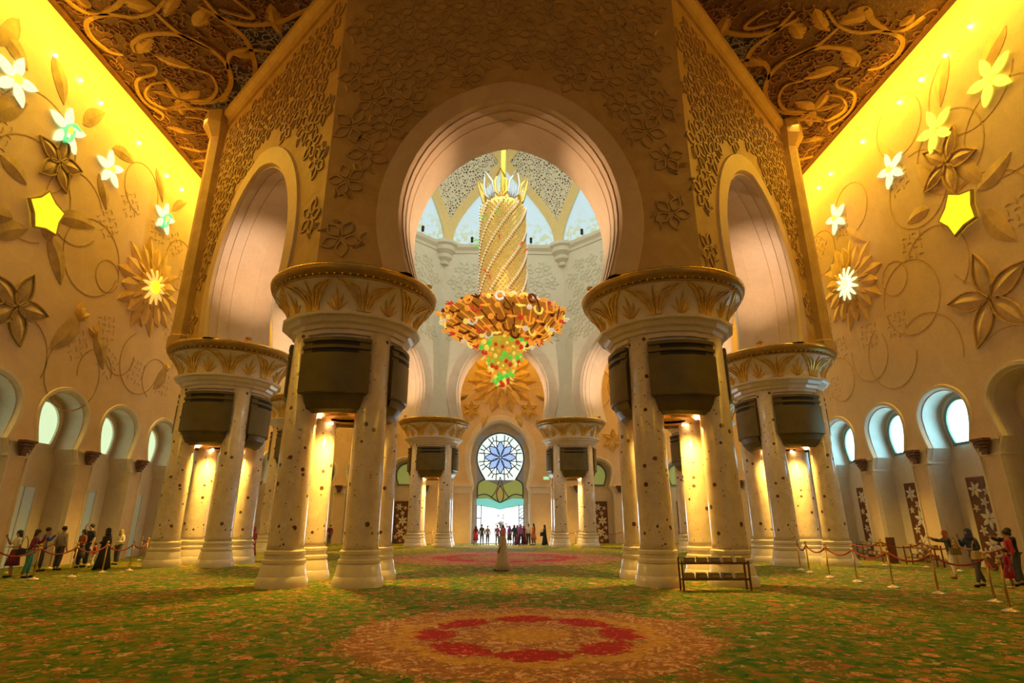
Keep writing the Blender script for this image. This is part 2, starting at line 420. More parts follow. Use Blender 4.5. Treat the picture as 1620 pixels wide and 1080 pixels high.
def spline(pts, m=6):
    out = []; n = len(pts)
    for i in range(n-1):
        p0, p1, p2, p3 = pts[max(i-1, 0)], pts[i], pts[i+1], pts[min(i+2, n-1)]
        for k in range(m):
            t = k/m
            out.append(tuple(.5*((2*p1[j])+(-p0[j]+p2[j])*t+(2*p0[j]-5*p1[j]+4*p2[j]-p3[j])*t*t+(-p0[j]+3*p1[j]-3*p2[j]+p3[j])*t**3) for j in range(2)))
    out.append(tuple(pts[-1])); return out
def arc2(cx, cy, r, a0, a1, n=24): return [(cx+r*cos(R(a0+(a1-a0)*i/n)), cy+r*sin(R(a0+(a1-a0)*i/n))) for i in range(n+1)]

# arch outline (u, z) from the left foot over the crown to the right foot
def arch(w, zc, top, zb, wb, n=14, nl=5, point=.5):
    pts = []; h = top-zc
    for i in range(nl):
        t = i/nl; z = zb+(zc-zb)*t
        pts.append((-(wb+(w-wb)*sin(t*PI/2)), z))
    Rr = (h*h+w*w)/(2*w); e = Rr-w
    amax = math.atan2(h, e) if e > 1e-6 else PI/2
    for i in range(n+1):
        t = i/n
        ex, ez = w*cos(t*PI/2), h*sin(t*PI/2)
        if e > 1e-6:
            a = amax*t; px, pz = Rr*cos(a)-e, Rr*sin(a)
            ex, ez = ex*(1-point)+px*point, ez*(1-point)+pz*point
        pts.append((-ex, zc+ez))
    return pts + [(-u, z) for u, z in pts[-2::-1]]
# ------------------------------------------------------------------ floor and ceiling
fl = struct(mesh_obj('floor', [(-24, Y0, 0), (24, Y0, 0), (24, YF+3, 0), (-24, YF+3, 0)], [[0, 1, 2, 3]], M['carpet']))

def octv(ap, z, i):  # octagon vertex i
    a = -PI/2 + PI/8 + i*PI/4; r = ap/cos(PI/8)
    return (DX+r*cos(a), DY+r*sin(a), z)
cv = [(XL-.5, Y0, ZC), (XR+.5, Y0, ZC), (XR+.5, YF+.5, ZC), (XL-.5, YF+.5, ZC)] + [octv(AP_OUT-.2, ZC, i) for i in range(8)]
# ceiling sheet with the octagon left open: quads joined round the hole
# octagon verts 4..11 start at front right (i=0) going anticlockwise
cfaces = [[0, 1, 4, 11], [1, 2, 7, 6, 5, 4], [2, 3, 8, 7], [3, 0, 11, 10, 9, 8]]
ceiling = struct(mesh_obj('ceiling', cv, [f[::-1] for f in cfaces], M['ceil']))

# ------------------------------------------------------------------ octagon of great arches
def face_T(k):
    phi = -PI/2 + k*PI/4
    n = Vector((cos(phi), sin(phi), 0)); t = Vector((-sin(phi), cos(phi), 0)); C = Vector((DX, DY, 0))
    return lambda u, nn, z: C + n*nn + t*u + Vector((0, 0, z))
ZB = 10.25
GA = dict(w=4.0, zc=12.7, top=17.72, zb=ZB, wb=3.55)
def garch(s): return arch(GA['w']-s, GA['zc'], GA['top']-s*1.02, ZB, GA['wb']-s, 12, 4)
FL_OUT = []; 
def relief_mesh(name, mat, sc=1.0, seed=1):
    rnd = random.Random(seed); mb = MB()
    P = lambda a, b, o: (a*sc, -o*sc, b*sc)
    for k in range(5):
        a = k*2*PI/5 + .3
        pts = []
        for i in range(9):
            t = i/8; r = .12+.62*t; wdt = .20*sin(PI*t)
            pts.append((r*cos(a)-wdt*sin(a), r*sin(a)+wdt*cos(a)))
        for i in range(1, 8):
            t = 1-i/8; r = .12+.62*t; wdt = -.20*sin(PI*t)
            pts.append((r*cos(a)-wdt*sin(a), r*sin(a)+wdt*cos(a)))
        ribbon_geo(mb, P, pts, .045, .06, closed=True)
    for k in range(4):
        a = rnd.uniform(0, 6.28); r = .62
        leaf_geo(mb, P, (r*cos(a), r*sin(a)), (r*cos(a)+.45*cos(a+1.1), r*sin(a)+.45*sin(a+1.1)), .08, .08, .1, 4)
    o = mb.build(name, mat); me = o.data; bpy.data.objects.remove(o); return me
REL = [relief_mesh('floral_relief', M['relief'], 1.0, s) for s in (1, 2)]
REL_IN = relief_mesh('floral_relief_pale', M['relief_in'], 1.0, 3)
SIDES = ['front', 'front_right', 'right', 'back_right', 'back', 'back_left', 'left', 'front_left']
for k in range(8):
    T = face_T(k); V = []; F = []
    uo, ui = AP_OUT*TAN, AP_IN*TAN
    prof = [(0, -.92), (.10, -.86), (.10, -.10), (.0, -.02), (-.06, 0), (-.06, .06), (-.4, .07), (-.42, .12), (-.9, .13), (-.92, .16), (-2.03, .16), (-2.05, .13),
            (-2.53, .12), (-2.55, .07), (-2.9, .06), (-2.9, 0), (-2.95, -.02), (-3.05, -.10), (-3.05, -.86), (-2.95, -.92)]
    m = len(garch(0))
    for nn, s in prof:
        sr = s
        for (u, z) in garch(sr): V.append(T(u, AP_OUT+nn, z))
    for i in range(len(prof)-1):
        for j in range(m-1):
            F.append([i*m+j, i*m+j+1, (i+1)*m+j+1, (i+1)*m+j])
    mbs = MB(); mbs.add(V, F)
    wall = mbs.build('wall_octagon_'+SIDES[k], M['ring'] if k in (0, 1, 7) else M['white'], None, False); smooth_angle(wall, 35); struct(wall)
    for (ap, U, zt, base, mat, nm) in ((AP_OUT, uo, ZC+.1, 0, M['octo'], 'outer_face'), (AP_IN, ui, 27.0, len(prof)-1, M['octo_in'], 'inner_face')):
        ring = garch(prof[base][1]); h = m//2
        Lp = [T(u, ap, z) for u, z in ring[:h+1]]; Rp = [T(u, ap, z) for u, z in ring[h:]]
        V = [T(-U, ap, ZB)] + Lp + [T(0, ap, zt), T(-U, ap, zt)]
        n1 = len(V)
        V += Rp + [T(U, ap, ZB), T(U, ap, zt), T(0, ap, zt)]
        f = mesh_obj(nm, V, [list(range(n1)), list(range(n1, len(V)))], mat, wall)
    # low plain band beside the arch feet
    # raised flowers over the faces
    def keep(u, z, U, zt):
        if abs(u) > U-.65 or z > zt-1.5 or z < ZB+1.1: return False
        e = (u/5.45)**2 + ((z-12.7)/(6.4 if z > 12.7 else 99))**2
        return e > 1.0
    rnd = random.Random(40+k)
    if k in (0, 1, 7, 2, 6):
        row = 0; z = 11.6
        while z < 23.4:
            u = -6.1 + (.7 if row % 2 else 0)
            while u < 6.5:
                if keep(u, z, uo, 24.5):
                    c = T(u, AP_OUT, z); s_ = rnd.uniform(.9, 1.12)
                    mw = Matrix.Translation(c) @ Matrix.Rotation(k*PI/4, 4, 'Z') @ Matrix.Rotation(rnd.uniform(0, 6.28), 4, 'Y') @ Matrix.Diagonal((s_, 1, s_, 1))
                    put(REL[rnd.randint(0, 1)], 'floral_relief', wall, mw)
                u += 1.42
            z += 1.2; row += 1
    if k in (3, 4, 5, 2, 6):
        row = 0; z = 11.6
        while z < 25.6:
            u = -5.2 + (.75 if row % 2 else 0)
            while u < 5.3:
                if keep(u*1.02, z, ui+.25, 27):
                    c = T(u, AP_IN, z); s_ = rnd.uniform(.85, 1.05)
                    mw = Matrix.Translation(c) @ Matrix.Rotation(k*PI/4+PI, 4, 'Z') @ Matrix.Rotation(rnd.uniform(0, 6.28), 4, 'Y') @ Matrix.Diagonal((s_, .8, s_, 1))
                    put(REL_IN, 'floral_relief', wall, mw)
                u += 1.5
            z += 1.3; row += 1
# cornices
mb = MB(); cr = 1/cos(PI/8)
mb.lathe([((AP_OUT-.3)*cr, 23.55), ((AP_OUT+.12)*cr, 23.6), ((AP_OUT+.16)*cr, 23.95), ((AP_OUT+.38)*cr, 24.15), ((AP_OUT+.40)*cr, 24.48), ((AP_OUT-.3)*cr, 24.5)], 8, (DX, DY, 0), a0=PI/8, a1=PI/8+2*PI, caps=False)
struct(mb.build('trim_1', M['octo']))
mb = MB()
mb.lathe([((AP_IN+.2)*cr, 26.2), ((AP_IN-.1)*cr, 26.25), ((AP_IN-.15)*cr, 26.5), ((AP_IN-.4)*cr, 26.75), ((AP_IN-.45)*cr, 27.05), ((AP_IN+.4)*cr, 27.1)], 8, (DX, DY, 0), a0=PI/8, a1=PI/8+2*PI, caps=False)
tr2 = struct(mb.build('trim_2', M['octo_in']))
for i in range(8):
    v = octv(AP_IN, 0, i); mb = MB()
    mb.lathe([(.05, 24.9), (.45, 25.0), (.5, 25.25), (.35, 25.35), (.75, 25.6), (.8, 25.9), (.62, 26.0), (1.05, 26.3), (1.1, 26.7), (1.35, 26.85), (1.38, 27.12), (0, 27.14)], 20, (v[0], v[1], 0))
    smooth_angle(mb.build('corbel', M['octo_in'], tr2), 30)
# corner pilasters on the outer side corners
for i in (1, 2, 5, 6):
    v = octv(AP_OUT+.15, 0, i); mb = MB()
    mb.lathe([(.62, ZB), (.62, 10.9), (.52, 11.0), (.52, 22.9), (.75, 23.3), (.95, 23.6), (.95, 24.5), (0, 24.5)], 8, (v[0], v[1], 0), a0=PI/8, a1=PI/8+2*PI)
    mb.build('pilaster', M['octo'], bpy.data.objects['trim_1'])

# ------------------------------------------------------------------ dome over the octagon
RD = 13.85
def S(th, zz, d=0.0):
    r = math.sqrt(max(.01, RD*RD-(zz/1.03)**2)) - d
    return Vector((DX+r*cos(th), DY+r*sin(th), 27.05+zz))
offd = lambda zz: R(22.5)*(max(zz, 0)/8.0)**1.8
V = []; F = []; na = 48; zs = [0, 2, 4, 6, 8, 10, 11.5, 12.5, 13.2, 13.6]
for zz in zs:
    for i in range(na): V.append(S(2*PI*i/na, zz, -.25))
for j in range(len(zs)-1):
    for i in range(na): F.append([j*na+i, (j+1)*na+i, (j+1)*na+(i+1) % na, j*na+(i+1) % na])
F.append([(len(zs)-1)*na+i for i in range(na)][::-1])
dome = struct(mesh_obj('ceiling_dome', V, F, M['cream'], None, True))
def patch(lim0, c, z0, z1, d, nz=12, nx=6):
    V = []; F = []
    for j in range(nz+1):
        zz = z0+(z1-z0)*j/nz; l = lim0(zz)
        for i in range(nx+1): V.append(S(c+l*(2*i/nx-1), zz, d))
    for j in range(nz):
        for i in range(nx):
            a = j*(nx+1)+i; F.append([a, a+nx+1, a+nx+2, a+1])
    return V, F
for k in range(8):
    tf = -PI/2 + k*PI/4; tv = tf + PI/8
    V, F = patch(lambda zz: R(22.5)-offd(zz), tf, 0, 7.9, .02)
    struct(mesh_obj('window_%d' % (k+1), V, F, M['dome_glass'], None, True))
    V, F = patch(lambda zz: min(offd(zz), R(45)-offd(zz)) if zz > 0 else 0, tv, 0.0, 11.7, .10, 20)
    mesh_obj('pierced_panel', V, F, M['lattice'], dome, True)
    for sgn in (-1, 1):
        V = []; F = []; nseg = 16
        P = [S(tv+sgn*offd(11.9*j/nseg), 11.9*j/nseg) for j in range(nseg+1)]
        for j, p in enumerate(P):
            d = (P[min(j+1, nseg)]-P[max(j-1, 0)]).normalized()
            inn = (Vector((DX, DY, 27))-p).normalized(); side = d.cross(inn).normalized(); wd = .42
            V += [p-side*wd-inn*.1, p-side*wd+inn*.42, p+side*wd+inn*.42, p+side*wd-inn*.1]
        for j in range(nseg):
            for q in range(3): F.append([j*4+q, j*4+q+1, (j+1)*4+q+1, (j+1)*4+q])
        mesh_obj('rib', V, F, M['cream'], dome)
for i, (x, z) in enumerate([(-5.6, 27.2), (5.2, 27.2), (-3.0, 27.2), (2.6, 27.2), (-7.4, 27.2), (7.2, 27.2)]):
    y = DY + (AP_IN-.6 if abs(x) < 5.5 else AP_IN-.6-(abs(x)-5.4))
    mb = MB(); mb.box((0, 0, .2), (.22, .22, .3)); mb.lathe([(.10, .35), (.13, .38), (.13, .55), (.02, .6)], 8)
    o = mb.build('floodlight', M['black']); o.location = (x, y, 27.12)
    tag(o, 'small black floodlight on the pale dome cornice, '+['left of the left corbel', 'right of the right corbel', 'left of the chandelier', 'right of the chandelier', 'farthest left in the arch', 'farthest right in the arch'][i], 'lamp', 'floodlights on the dome cornice')

# ------------------------------------------------------------------ hall walls with arcades
BA = dict(w=1.46, zc=6.62, top=7.82, zb=5.25, wb=1.16)
def wall_T(side):
    if side == 'left': return lambda u, n, z: Vector((XL+n, u, z))
    if side == 'right': return lambda u, n, z: Vector((XR-n, -u, z))
    return lambda u, n, z: Vector((u, YF-n, z))
def arch_hole(mbF, mbR, T, c, half, ztop, A, rect, zi0, depth, ring, flip=False):
    """front skin with a horseshoe-headed opening, its moulded ring and deep reveal"""
    def outline(s):
        a = arch(A['w']-s, A['zc'], A['top']-s, A['zb'], A['wb']-s*.6, 10, 4)
        rc = rect-s*.4
        return [(-rc, 0), (-rc, zi0)] + a + [(rc, zi0), (rc, 0)]
    sec = [(0, -ring), (.07, -ring+.03), (.07, -.05), (0, 0), (-.12, .04), (-.12, .08), (-depth, .08)]
    outs = [outline(s) for _, s in sec]; m = len(outs[0])
    o = outs[0]; h = m//2; front = 0
    V = [T(c-half, front, 0)] + [T(c+u, front, z) for u, z in o[:h+1]] + [T(c, front, ztop), T(c-half, front, ztop)]
    n1 = len(V)
    V += [T(c+u, front, z) for u, z in o[h:]] + [T(c+half, front, 0), T(c+half, front, ztop), T(c, front, ztop)]
    mbF.add(V, [list(range(n1)), list(range(n1, len(V)))])
    V = []; F = []
    for (n, s), ol in zip(sec, outs): V += [T(c+u, n, z) for u, z in ol]
    for i in range(len(sec)-1):
        for j in range(m-1): F.append([i*m+j, i*m+j+1, (i+1)*m+j+1, (i+1)*m+j])
    mbR.add(V, F)
DEPTH = 1.05
def impost_geo(mb, T, c, half, inner, d=DEPTH):
    # moulded band on the pier between two openings; c is the pier centre
    for z0, z1, pr in ((4.55, 4.68, .06), (4.68, 5.08, .03), (5.08, 5.16, .08), (5.16, 5.27, .13)):
        pts = [T(c-half-pr, -d, z0), T(c-half-pr, pr, z0), T(c+half+pr, pr, z0), T(c+half+pr, -d, z0)]
        pts2 = [T(c-half-pr, -d, z1), T(c-half-pr, pr, z1), T(c+half+pr, pr, z1), T(c+half+pr, -d, z1)]
        mb.add(pts+pts2, [[0, 1, 5, 4], [1, 2, 6, 5], [2, 3, 7, 6], [4, 5, 6, 7], [3, 2, 1, 0]])
def arch_pane(name, T, c, n, w, zc, top, zb, wb, mat, parent, thick=.03):
    o = arch(w, zc, top, zb, wb, 8, 4); V = [T(c+u, n, z) for u, z in o]+[T(c+u, n-thick, z) for u, z in o]
    k = len(o)
    return mesh_obj(name, V, [list(range(k)), list(range(2*k-1, k-1, -1))]+[[i, (i+1) % k, k+(i+1) % k, k+i] for i in range(k)], mat, parent)
def arch_ring(T, c, n, w, zc, top, zb, wb, r0, d0, mb):
    a = arch(w, zc, top, zb, wb, 8, 4); b = arch(w+r0, zc, top+r0, zb, wb+r0, 8, 4); k = len(a); V = []; F = []
    for ol, nn in ((b, n), (b, n+d0), (a, n+d0), (a, n)): V += [T(c+u, nn, z) for u, z in ol]
    for i in range(3):
        for j in range(k-1): F.append([i*k+j, i*k+j+1, (i+1)*k+j+1, (i+1)*k+j])
    # sill
    F.append([k, 2*k, 3*k-1, 2*k-1]) if False else None
    mb.add(V, F)
    z = zb; x = wb+r0
    p = [T(c-x, n, z-.12), T(c-x, n+d0, z-.12), T(c+x, n+d0, z-.12), T(c+x, n, z-.12), T(c-x, n, z+.02), T(c-x, n+d0, z+.02), T(c+x, n+d0, z+.02), T(c+x, n, z+.02)]
    mb.add(p, [[0, 1, 5, 4], [1, 2, 6, 5], [2, 3, 7, 6], [4, 5, 6, 7]])
def flower_me(name, mat, npet=6, r=.3, w=.065, sc_h=.03):
    mb = MB(); P = lambda a, b, o: (a, -o-.01, b)
    for k in range(npet):
        a = 2*PI*k/npet+.25; leaf_geo(mb, P, (.07*r*cos(a), .07*r*sin(a)), (r*cos(a), r*sin(a)), w, sc_h, 0, 4)
    o = mb.build(name, mat); me = o.data; bpy.data.objects.remove(o); return me
PFLOW = flower_me('inlaid_flower', M['c_white'], 6, .42, .085); PFLOW2 = flower_me('inlaid_flower', M['c_white'], 5, .24, .055)

def hall_wall(side, name, centres, u0, u1, skip=(), win_mat=None):
    T = wall_T(side); mbF, mbR, mbI = MB(), MB(), MB(); ZT = 8.75
    for c in centres: arch_hole(mbF, mbR, T, c, 2.05, ZT, BA, 1.5, 4.6, DEPTH, .22)
    # runs of plain wall beside the bays
    segs = []; e = sorted(centres); cur = u0
    groups = []
    for c in e:
        if c-2.05 > cur+.01: segs.append((cur, c-2.05))
        cur = c+2.05
    if cur < u1-.01: segs.append((cur, u1))
    for a, b in segs:
        hit = [s for s in skip if a-.01 <= s[0] and s[1] <= b+.01]
        parts = []
        x = a
        for s in hit: parts.append((x, s[0])); x = s[1]
        parts.append((x, b))
        for p, q in parts:
            if q-p > .01: mbF.add([T(p, 0, 0), T(q, 0, 0), T(q, 0, ZT), T(p, 0, ZT)], [[0, 1, 2, 3]])
    wall = struct(mbF.build(name, M['wall']))
    # upper wall as one broad sheet
    cuts = sorted([(s[0], s[1]) for s in skip]); x = u0; mbU = MB()
    for a, b in cuts:
        mbU.add([T(x, 0, ZT), T(a, 0, ZT), T(a, 0, ZC), T(x, 0, ZC)], [[0, 1, 2, 3]]); x = b
    mbU.add([T(x, 0, ZT), T(u1, 0, ZT), T(u1, 0, ZC), T(x, 0, ZC)], [[0, 1, 2, 3]])
    mbU.build('upper_face', M['wall'], wall)
    smooth_angle(mbR.build('arch_reveal', M['white'], wall), 35)
    piers = sorted(set([round(c-2.05, 3) for c in centres]+[round(c+2.05, 3) for c in centres]))
    for p in piers: impost_geo(mbI, T, p, .55, 0)
    mbI.build('impost', M['white'], wall)
    V = [T(u0, -DEPTH, 0), T(u1, -DEPTH, 0), T(u1, -DEPTH, 9), T(u0, -DEPTH, 9)]
    if side == 'back':
        V = [T(u0, -DEPTH, 0), T(-3.0, -DEPTH, 0), T(-3.0, -DEPTH, 9), T(u0, -DEPTH, 9), T(3.0, -DEPTH, 0), T(u1, -DEPTH, 0), T(u1, -DEPTH, 9), T(3.0, -DEPTH, 9)]
    mesh_obj('recess_face', V, [[0, 1, 2, 3]]+([[4, 5, 6, 7]] if side == 'back' else []), M['white'], wall)
    return wall, T, piers
LC = [26.8+4.1*k for k in range(-8, 7)]
RC = [25.2+4.1*k for k in range(-8, 8)]
wl, TL, pl = hall_wall('left', 'wall_left', LC, Y0, YF)
wr, TR, pr = hall_wall('right', 'wall_right', [-c for c in RC], -YF, -Y0)
FC = [9.3, 13.4, 17.5]
PORT = 3.95
wf, TF, pf = hall_wall('back', 'wall_back', [-c for c in FC][::-1]+FC, XL-.4, XR+.4, skip=[(-.13-PORT, -.13+PORT)])
wn = [20]
def next_win(): wn[0] += 1; return 'window_%d' % wn[0]
dn = [1]
def next_door(): dn[0] += 1; return 'door_%d' % dn[0]
def bay_fill(T, c, mat, side, rotz):
    wname = next_win()
    pane = struct(arch_pane(wname, T, c, -DEPTH+.06, .93, 6.35, 7.35, 5.42, .70, mat, None))
    mb = MB(); arch_ring(T, c, -DEPTH, .93, 6.35, 7.35, 5.42, .70, .16, .16, mb); mb.build('window_frame', M['spacer'] if side != 'left' else M['white'], pane)
def panel(T, c, zr, side):
    mb = MB(); w_ = .68
    V = [T(c-w_, -DEPTH, .0), T(c+w_, -DEPTH, .0), T(c+w_, -DEPTH, 3.85), T(c-w_, -DEPTH, 3.85)]
    V += [T(c-w_, -DEPTH+.12, .0), T(c+w_, -DEPTH+.12, .0), T(c+w_, -DEPTH+.12, 3.85), T(c-w_, -DEPTH+.12, 3.85)]
    p = mesh_obj(next_door(), V, [[4, 5, 6, 7], [0, 1, 5, 4], [1, 2, 6, 5], [2, 3, 7, 6], [3, 0, 4, 7]], M['brown']); struct(p)
    rnd = random.Random(int(abs(c)*10))
    for (du, z, me, s) in [(-.25, 3.3, PFLOW, .9), (.35, 3.2, PFLOW2, .9), (.1, 2.75, PFLOW2, 1), (-.4, 2.5, PFLOW2, .8), (.15, 2.05, PFLOW, 1.15), (-.3, 1.55, PFLOW2, 1), (.45, 1.4, PFLOW2, .9), (0, .95, PFLOW, 1.0), (-.45, .6, PFLOW2, 1), (.42, .55, PFLOW, .7), (.0, .25, PFLOW2, .7)]:
        loc = T(c+du, -DEPTH+.12, z)
        put(me, 'inlaid_flower', p, Matrix.Translation(loc) @ Matrix.Rotation(zr, 4, 'Z') @ Matrix.Rotation(rnd.uniform(0, 6), 4, 'Y') @ Matrix.Diagonal((s, 1, s, 1)))
def glass_door(T, c):
    V = [T(c-.62, -DEPTH, 0), T(c+.62, -DEPTH, 0), T(c+.62, -DEPTH, 3.45), T(c-.62, -DEPTH, 3.45), T(c-.62, -DEPTH+.05, 0), T(c+.62, -DEPTH+.05, 0), T(c+.62, -DEPTH+.05, 3.45), T(c-.62, -DEPTH+.05, 3.45)]
    p = struct(mesh_obj(next_door(), V, [[4, 5, 6, 7], [0, 1, 5, 4], [1, 2, 6, 5], [2, 3, 7, 6], [3, 0, 4, 7]], M['mint']))
    mb = MB()
    for (a, b, z0, z1) in ((-.72, -.62, 0, 3.55), (.62, .72, 0, 3.55), (-.62, .62, 3.45, 3.55), (-.02, .02, 0, 3.45)):
        q = [T(c+a, -DEPTH, z0), T(c+b, -DEPTH, z0), T(c+b, -DEPTH, z1), T(c+a, -DEPTH, z1), T(c+a, -DEPTH+.1, z0), T(c+b, -DEPTH+.1, z0), T(c+b, -DEPTH+.1, z1), T(c+a, -DEPTH+.1, z1)]
        mb.add(q, [[4, 5, 6, 7], [0, 1, 5, 4], [1, 2, 6, 5], [2, 3, 7, 6], [3, 0, 4, 7]])
    mb.build('door_frame', M['white'], p)
for i, c in enumerate(LC):
    if 14 < c < 54: bay_fill(TL, c, M['green_glass'], 'left', 0); glass_door(TL, c)
for i, c in enumerate(RC):
    if 14 < c < 54:
        if c > 23: bay_fill(TR, -c, M['blue_glass'], 'right', 0)
        panel(TR, -c, -PI/2, 'right')
for c in FC+[-c for c in FC]:
    bay_fill(TF, c, M['olive_glass'], 'back', 0); panel(TF, c+(.3 if c > 0 else -.3), 0, 'back')
# stepped dark brackets on every arcade pier
def bracket(loc, rz, label, grp):
    mb = MB()
    for i in range(5):
        wd = .30+.11*i; dd = .12+.05*i
        mb.box((0, -dd/2, 4.60+.135*i+.055), (wd*.92, dd, .115))
    core = mb.build('wall_bracket', M['brown']); core.location = (loc[0], loc[1], 0); core.rotation_euler = (0, 0, rz)
    return tag(core, label, 'bracket', grp)
ORD = ['nearest', 'second nearest', 'third nearest', 'fourth nearest', 'fifth nearest', 'sixth nearest', 'seventh nearest', 'eighth nearest', 'ninth nearest']
pl = [p for p in pl if 17 < p < 52]; pr = sorted([p for p in pr if 17 < -p < 52], key=lambda v: -v)
for i_, p in enumerate(pl):
    if 1: bracket(TL(p, .13, 0), PI/2, 'dark stepped bracket on the left arcade pier, '+ORD[i_]+' to the viewer', 'stepped brackets on the left arcade')
for i_, p in enumerate(pr):
    if 1: bracket(TR(p, .13, 0), -PI/2, 'dark stepped bracket on the right arcade pier, '+ORD[i_]+' to the viewer', 'stepped brackets on the right arcade')
for i_, p in enumerate(pf):
    bracket(TF(p, .13, 0), 0, 'dark stepped bracket on the far wall, %s counted from the left' % ['first', 'second', 'third', 'fourth', 'fifth', 'sixth', 'seventh', 'eighth'][i_], 'stepped brackets on the far arcade')

# far portal: deep horseshoe arch, stained glass roundel and bright doorway
mbF, mbR, mbI = MB(), MB(), MB(); pc = -.13
arch_hole(mbF, mbR, TF, pc, PORT, 8.75+6, dict(w=3.0, zc=7.9, top=11.55, zb=5.25, wb=2.55), 2.75, 4.6, 1.7, .55)
# keep only up to the upper sheet: the portal piece runs to 14.75, the sheet above it follows
o = mbF.build('portal_face', M['wall'], wf)
mesh_obj('portal_upper', [TF(pc-PORT, 0, 14.75), TF(pc+PORT, 0, 14.75), TF(pc+PORT, 0, ZC), TF(pc-PORT, 0, ZC)], [[0, 1, 2, 3]], M['wall'], wf)
smooth_angle(mbR.build('portal_reveal', M['white'], wf), 35)
for s in (-1, 1): impost_geo(mbI, TF, pc+s*(PORT+.2), 1.3, 0, .3)
mbI.build('impost', M['white'], wf)
mesh_obj('portal_inner_face', [TF(pc-3.2, -1.7, 0), TF(pc-2.3, -1.7, 0), TF(pc-2.3, -1.7, 12), TF(pc-3.2, -1.7, 12), TF(pc+2.3, -1.7, 0), TF(pc+3.2, -1.7, 0), TF(pc+3.2, -1.7, 12), TF(pc+2.3, -1.7, 12), TF(pc-2.3, -1.7, 10.3), TF(pc+2.3, -1.7, 10.3), TF(pc+2.3, -1.7, 12), TF(pc-2.3, -1.7, 12)], [[0, 1, 2, 3], [4, 5, 6, 7], [8, 9, 10, 11]], M['white'], wf)
ND = -1.62
def poly_pane(name, pts, n, mat, parent, th=.05):
    k = len(pts); V = [TF(pc+u, n, z) for u, z in pts]+[TF(pc+u, n-th, z) for u, z in pts]
    return mesh_obj(name, V, [list(range(k)), list(range(2*k-1, k-1, -1))]+[[i, (i+1) % k, k+(i+1) % k, k+i] for i in range(k)], mat, parent)
W1 = struct(poly_pane('window_1', arch(2.35, 8.0, 10.55, 5.9, 1.5, 10, 6), ND, M['pale_glass'], None))
cz = 8.1
def pet(a, r0, r1, wd): 
    pts = []
    for i in range(9):
        t = i/8; r = r0+(r1-r0)*t; s_ = wd*sin(PI*t); pts.append((r*cos(a)-s_*sin(a), cz+r*sin(a)+s_*cos(a)))
    for i in range(1, 8):
        t = 1-i/8; r = r0+(r1-r0)*t; s_ = -wd*sin(PI*t); pts.append((r*cos(a)-s_*sin(a), cz+r*sin(a)+s_*cos(a)))
    return pts
lead = MB(); PF = lambda a, b, o_: TF(pc+a, ND+o_+.02, b)
ribbon_geo(lead, PF, arch(2.35, 8.0, 10.55, 5.9, 1.5, 12, 6), .07, .08)
for k in range(8):
    a = PI/2+k*PI/4
    poly_pane('blue_petal', pet(a, .12, 1.55, .34), ND+.03, M['lilac_glass'], W1, .02)
    ribbon_geo(lead, PF, pet(a, .1, 1.6, .36), .05, .06, closed=True)
    poly_pane('pale_petal', pet(a+PI/8, .5, 1.95, .30), ND+.015, M['sky_glass'], W1, .02)
    a2 = a+PI/8
    pts = [(2.25*.98*cos(a2-.2), cz+2.25*sin(a2-.2)), (1.45*cos(a2-.12), cz+1.45*sin(a2-.12)), (1.0*cos(a2), cz+1.0*sin(a2)), (1.45*cos(a2+.12), cz+1.45*sin(a2+.12)), (2.25*.98*cos(a2+.2), cz+2.25*sin(a2+.2))]
    ribbon_geo(lead, PF, spline(pts, 4), .05, .06)
    ribbon_geo(lead, PF, spline([(1.55*cos(a), cz+1.55*sin(a)), (1.75*cos(a2), cz+1.75*sin(a2)), (1.55*cos(a2+PI/8), cz+1.55*sin(a2+PI/8))], 4), .05, .06)
    ribbon_geo(lead, PF, [(1.75*cos(a2), cz+1.75*sin(a2)), (2.2*cos(a2), cz+2.2*sin(a2))], .05, .06)
lead.build('lead_came', M['lead'], W1)
for u in (-2.3, -.1): pass
W2 = struct(poly_pane('window_2', [(-2.3, 4.15), (-2.2, 5.5), (-1.6, 5.95), (0, 5.3), (1.6, 5.95), (2.2, 5.5), (2.3, 4.15), (1.2, 4.2), (0, 3.75), (-1.2, 4.2)], ND, M['olive_glass'], None))
lead = MB()
for s in (-1, 1):
    ribbon_geo(lead, PF, spline([(s*2.25, 4.15), (s*2.2, 5.5), (s*1.6, 5.95)]), .06, .08)
    ribbon_geo(lead, PF, spline([(s*.9, 4.2), (s*.4, 4.9), (0, 6.2)]), .04, .06)
    ribbon_geo(lead, PF, spline([(s*2.2, 4.4), (s*1.3, 4.5), (0, 3.75), (-s*.35, 4.6), (0, 5.4)]), .05, .06)
    poly_pane('amber_piece', [(s*.05, 3.85), (s*.4, 4.4), (s*.45, 5.0), (s*.1, 5.45)], ND+.03, M['amber_glass'], W2, .02)
lead.build('lead_came', M['lead'], W2)
W3 = struct(poly_pane('window_3', [(-2.3, 4.1), (-2.3, 3.45), (-1.2, 3.35), (0, 3.05), (1.2, 3.35), (2.3, 3.45), (2.3, 4.1), (1.2, 4.15), (0, 3.7), (-1.2, 4.15)], ND+.01, M['teal_glass'], None))
D1 = struct(poly_pane('door_1', [(-1.8, 0), (1.8, 0), (1.8, 3.4), (0, 3.1), (-1.8, 3.4)], ND, M['door_bright'], None))
rnd = random.Random(5); PF2 = flower_me('etched_flower', M['c_grey'], 5, .16, .035, .02)
for i in range(22):
    a = rnd.uniform(0, 6.28); r = rnd.uniform(.0, 1.1)*rnd.random()**.3
    put(PF2, 'etched_flower', D1, Matrix.Translation(TF(pc+.05+r*cos(a), ND+.03, 1.75+r*.9*sin(a))) @ Matrix.Rotation(rnd.uniform(0, 6), 4, 'Y'))
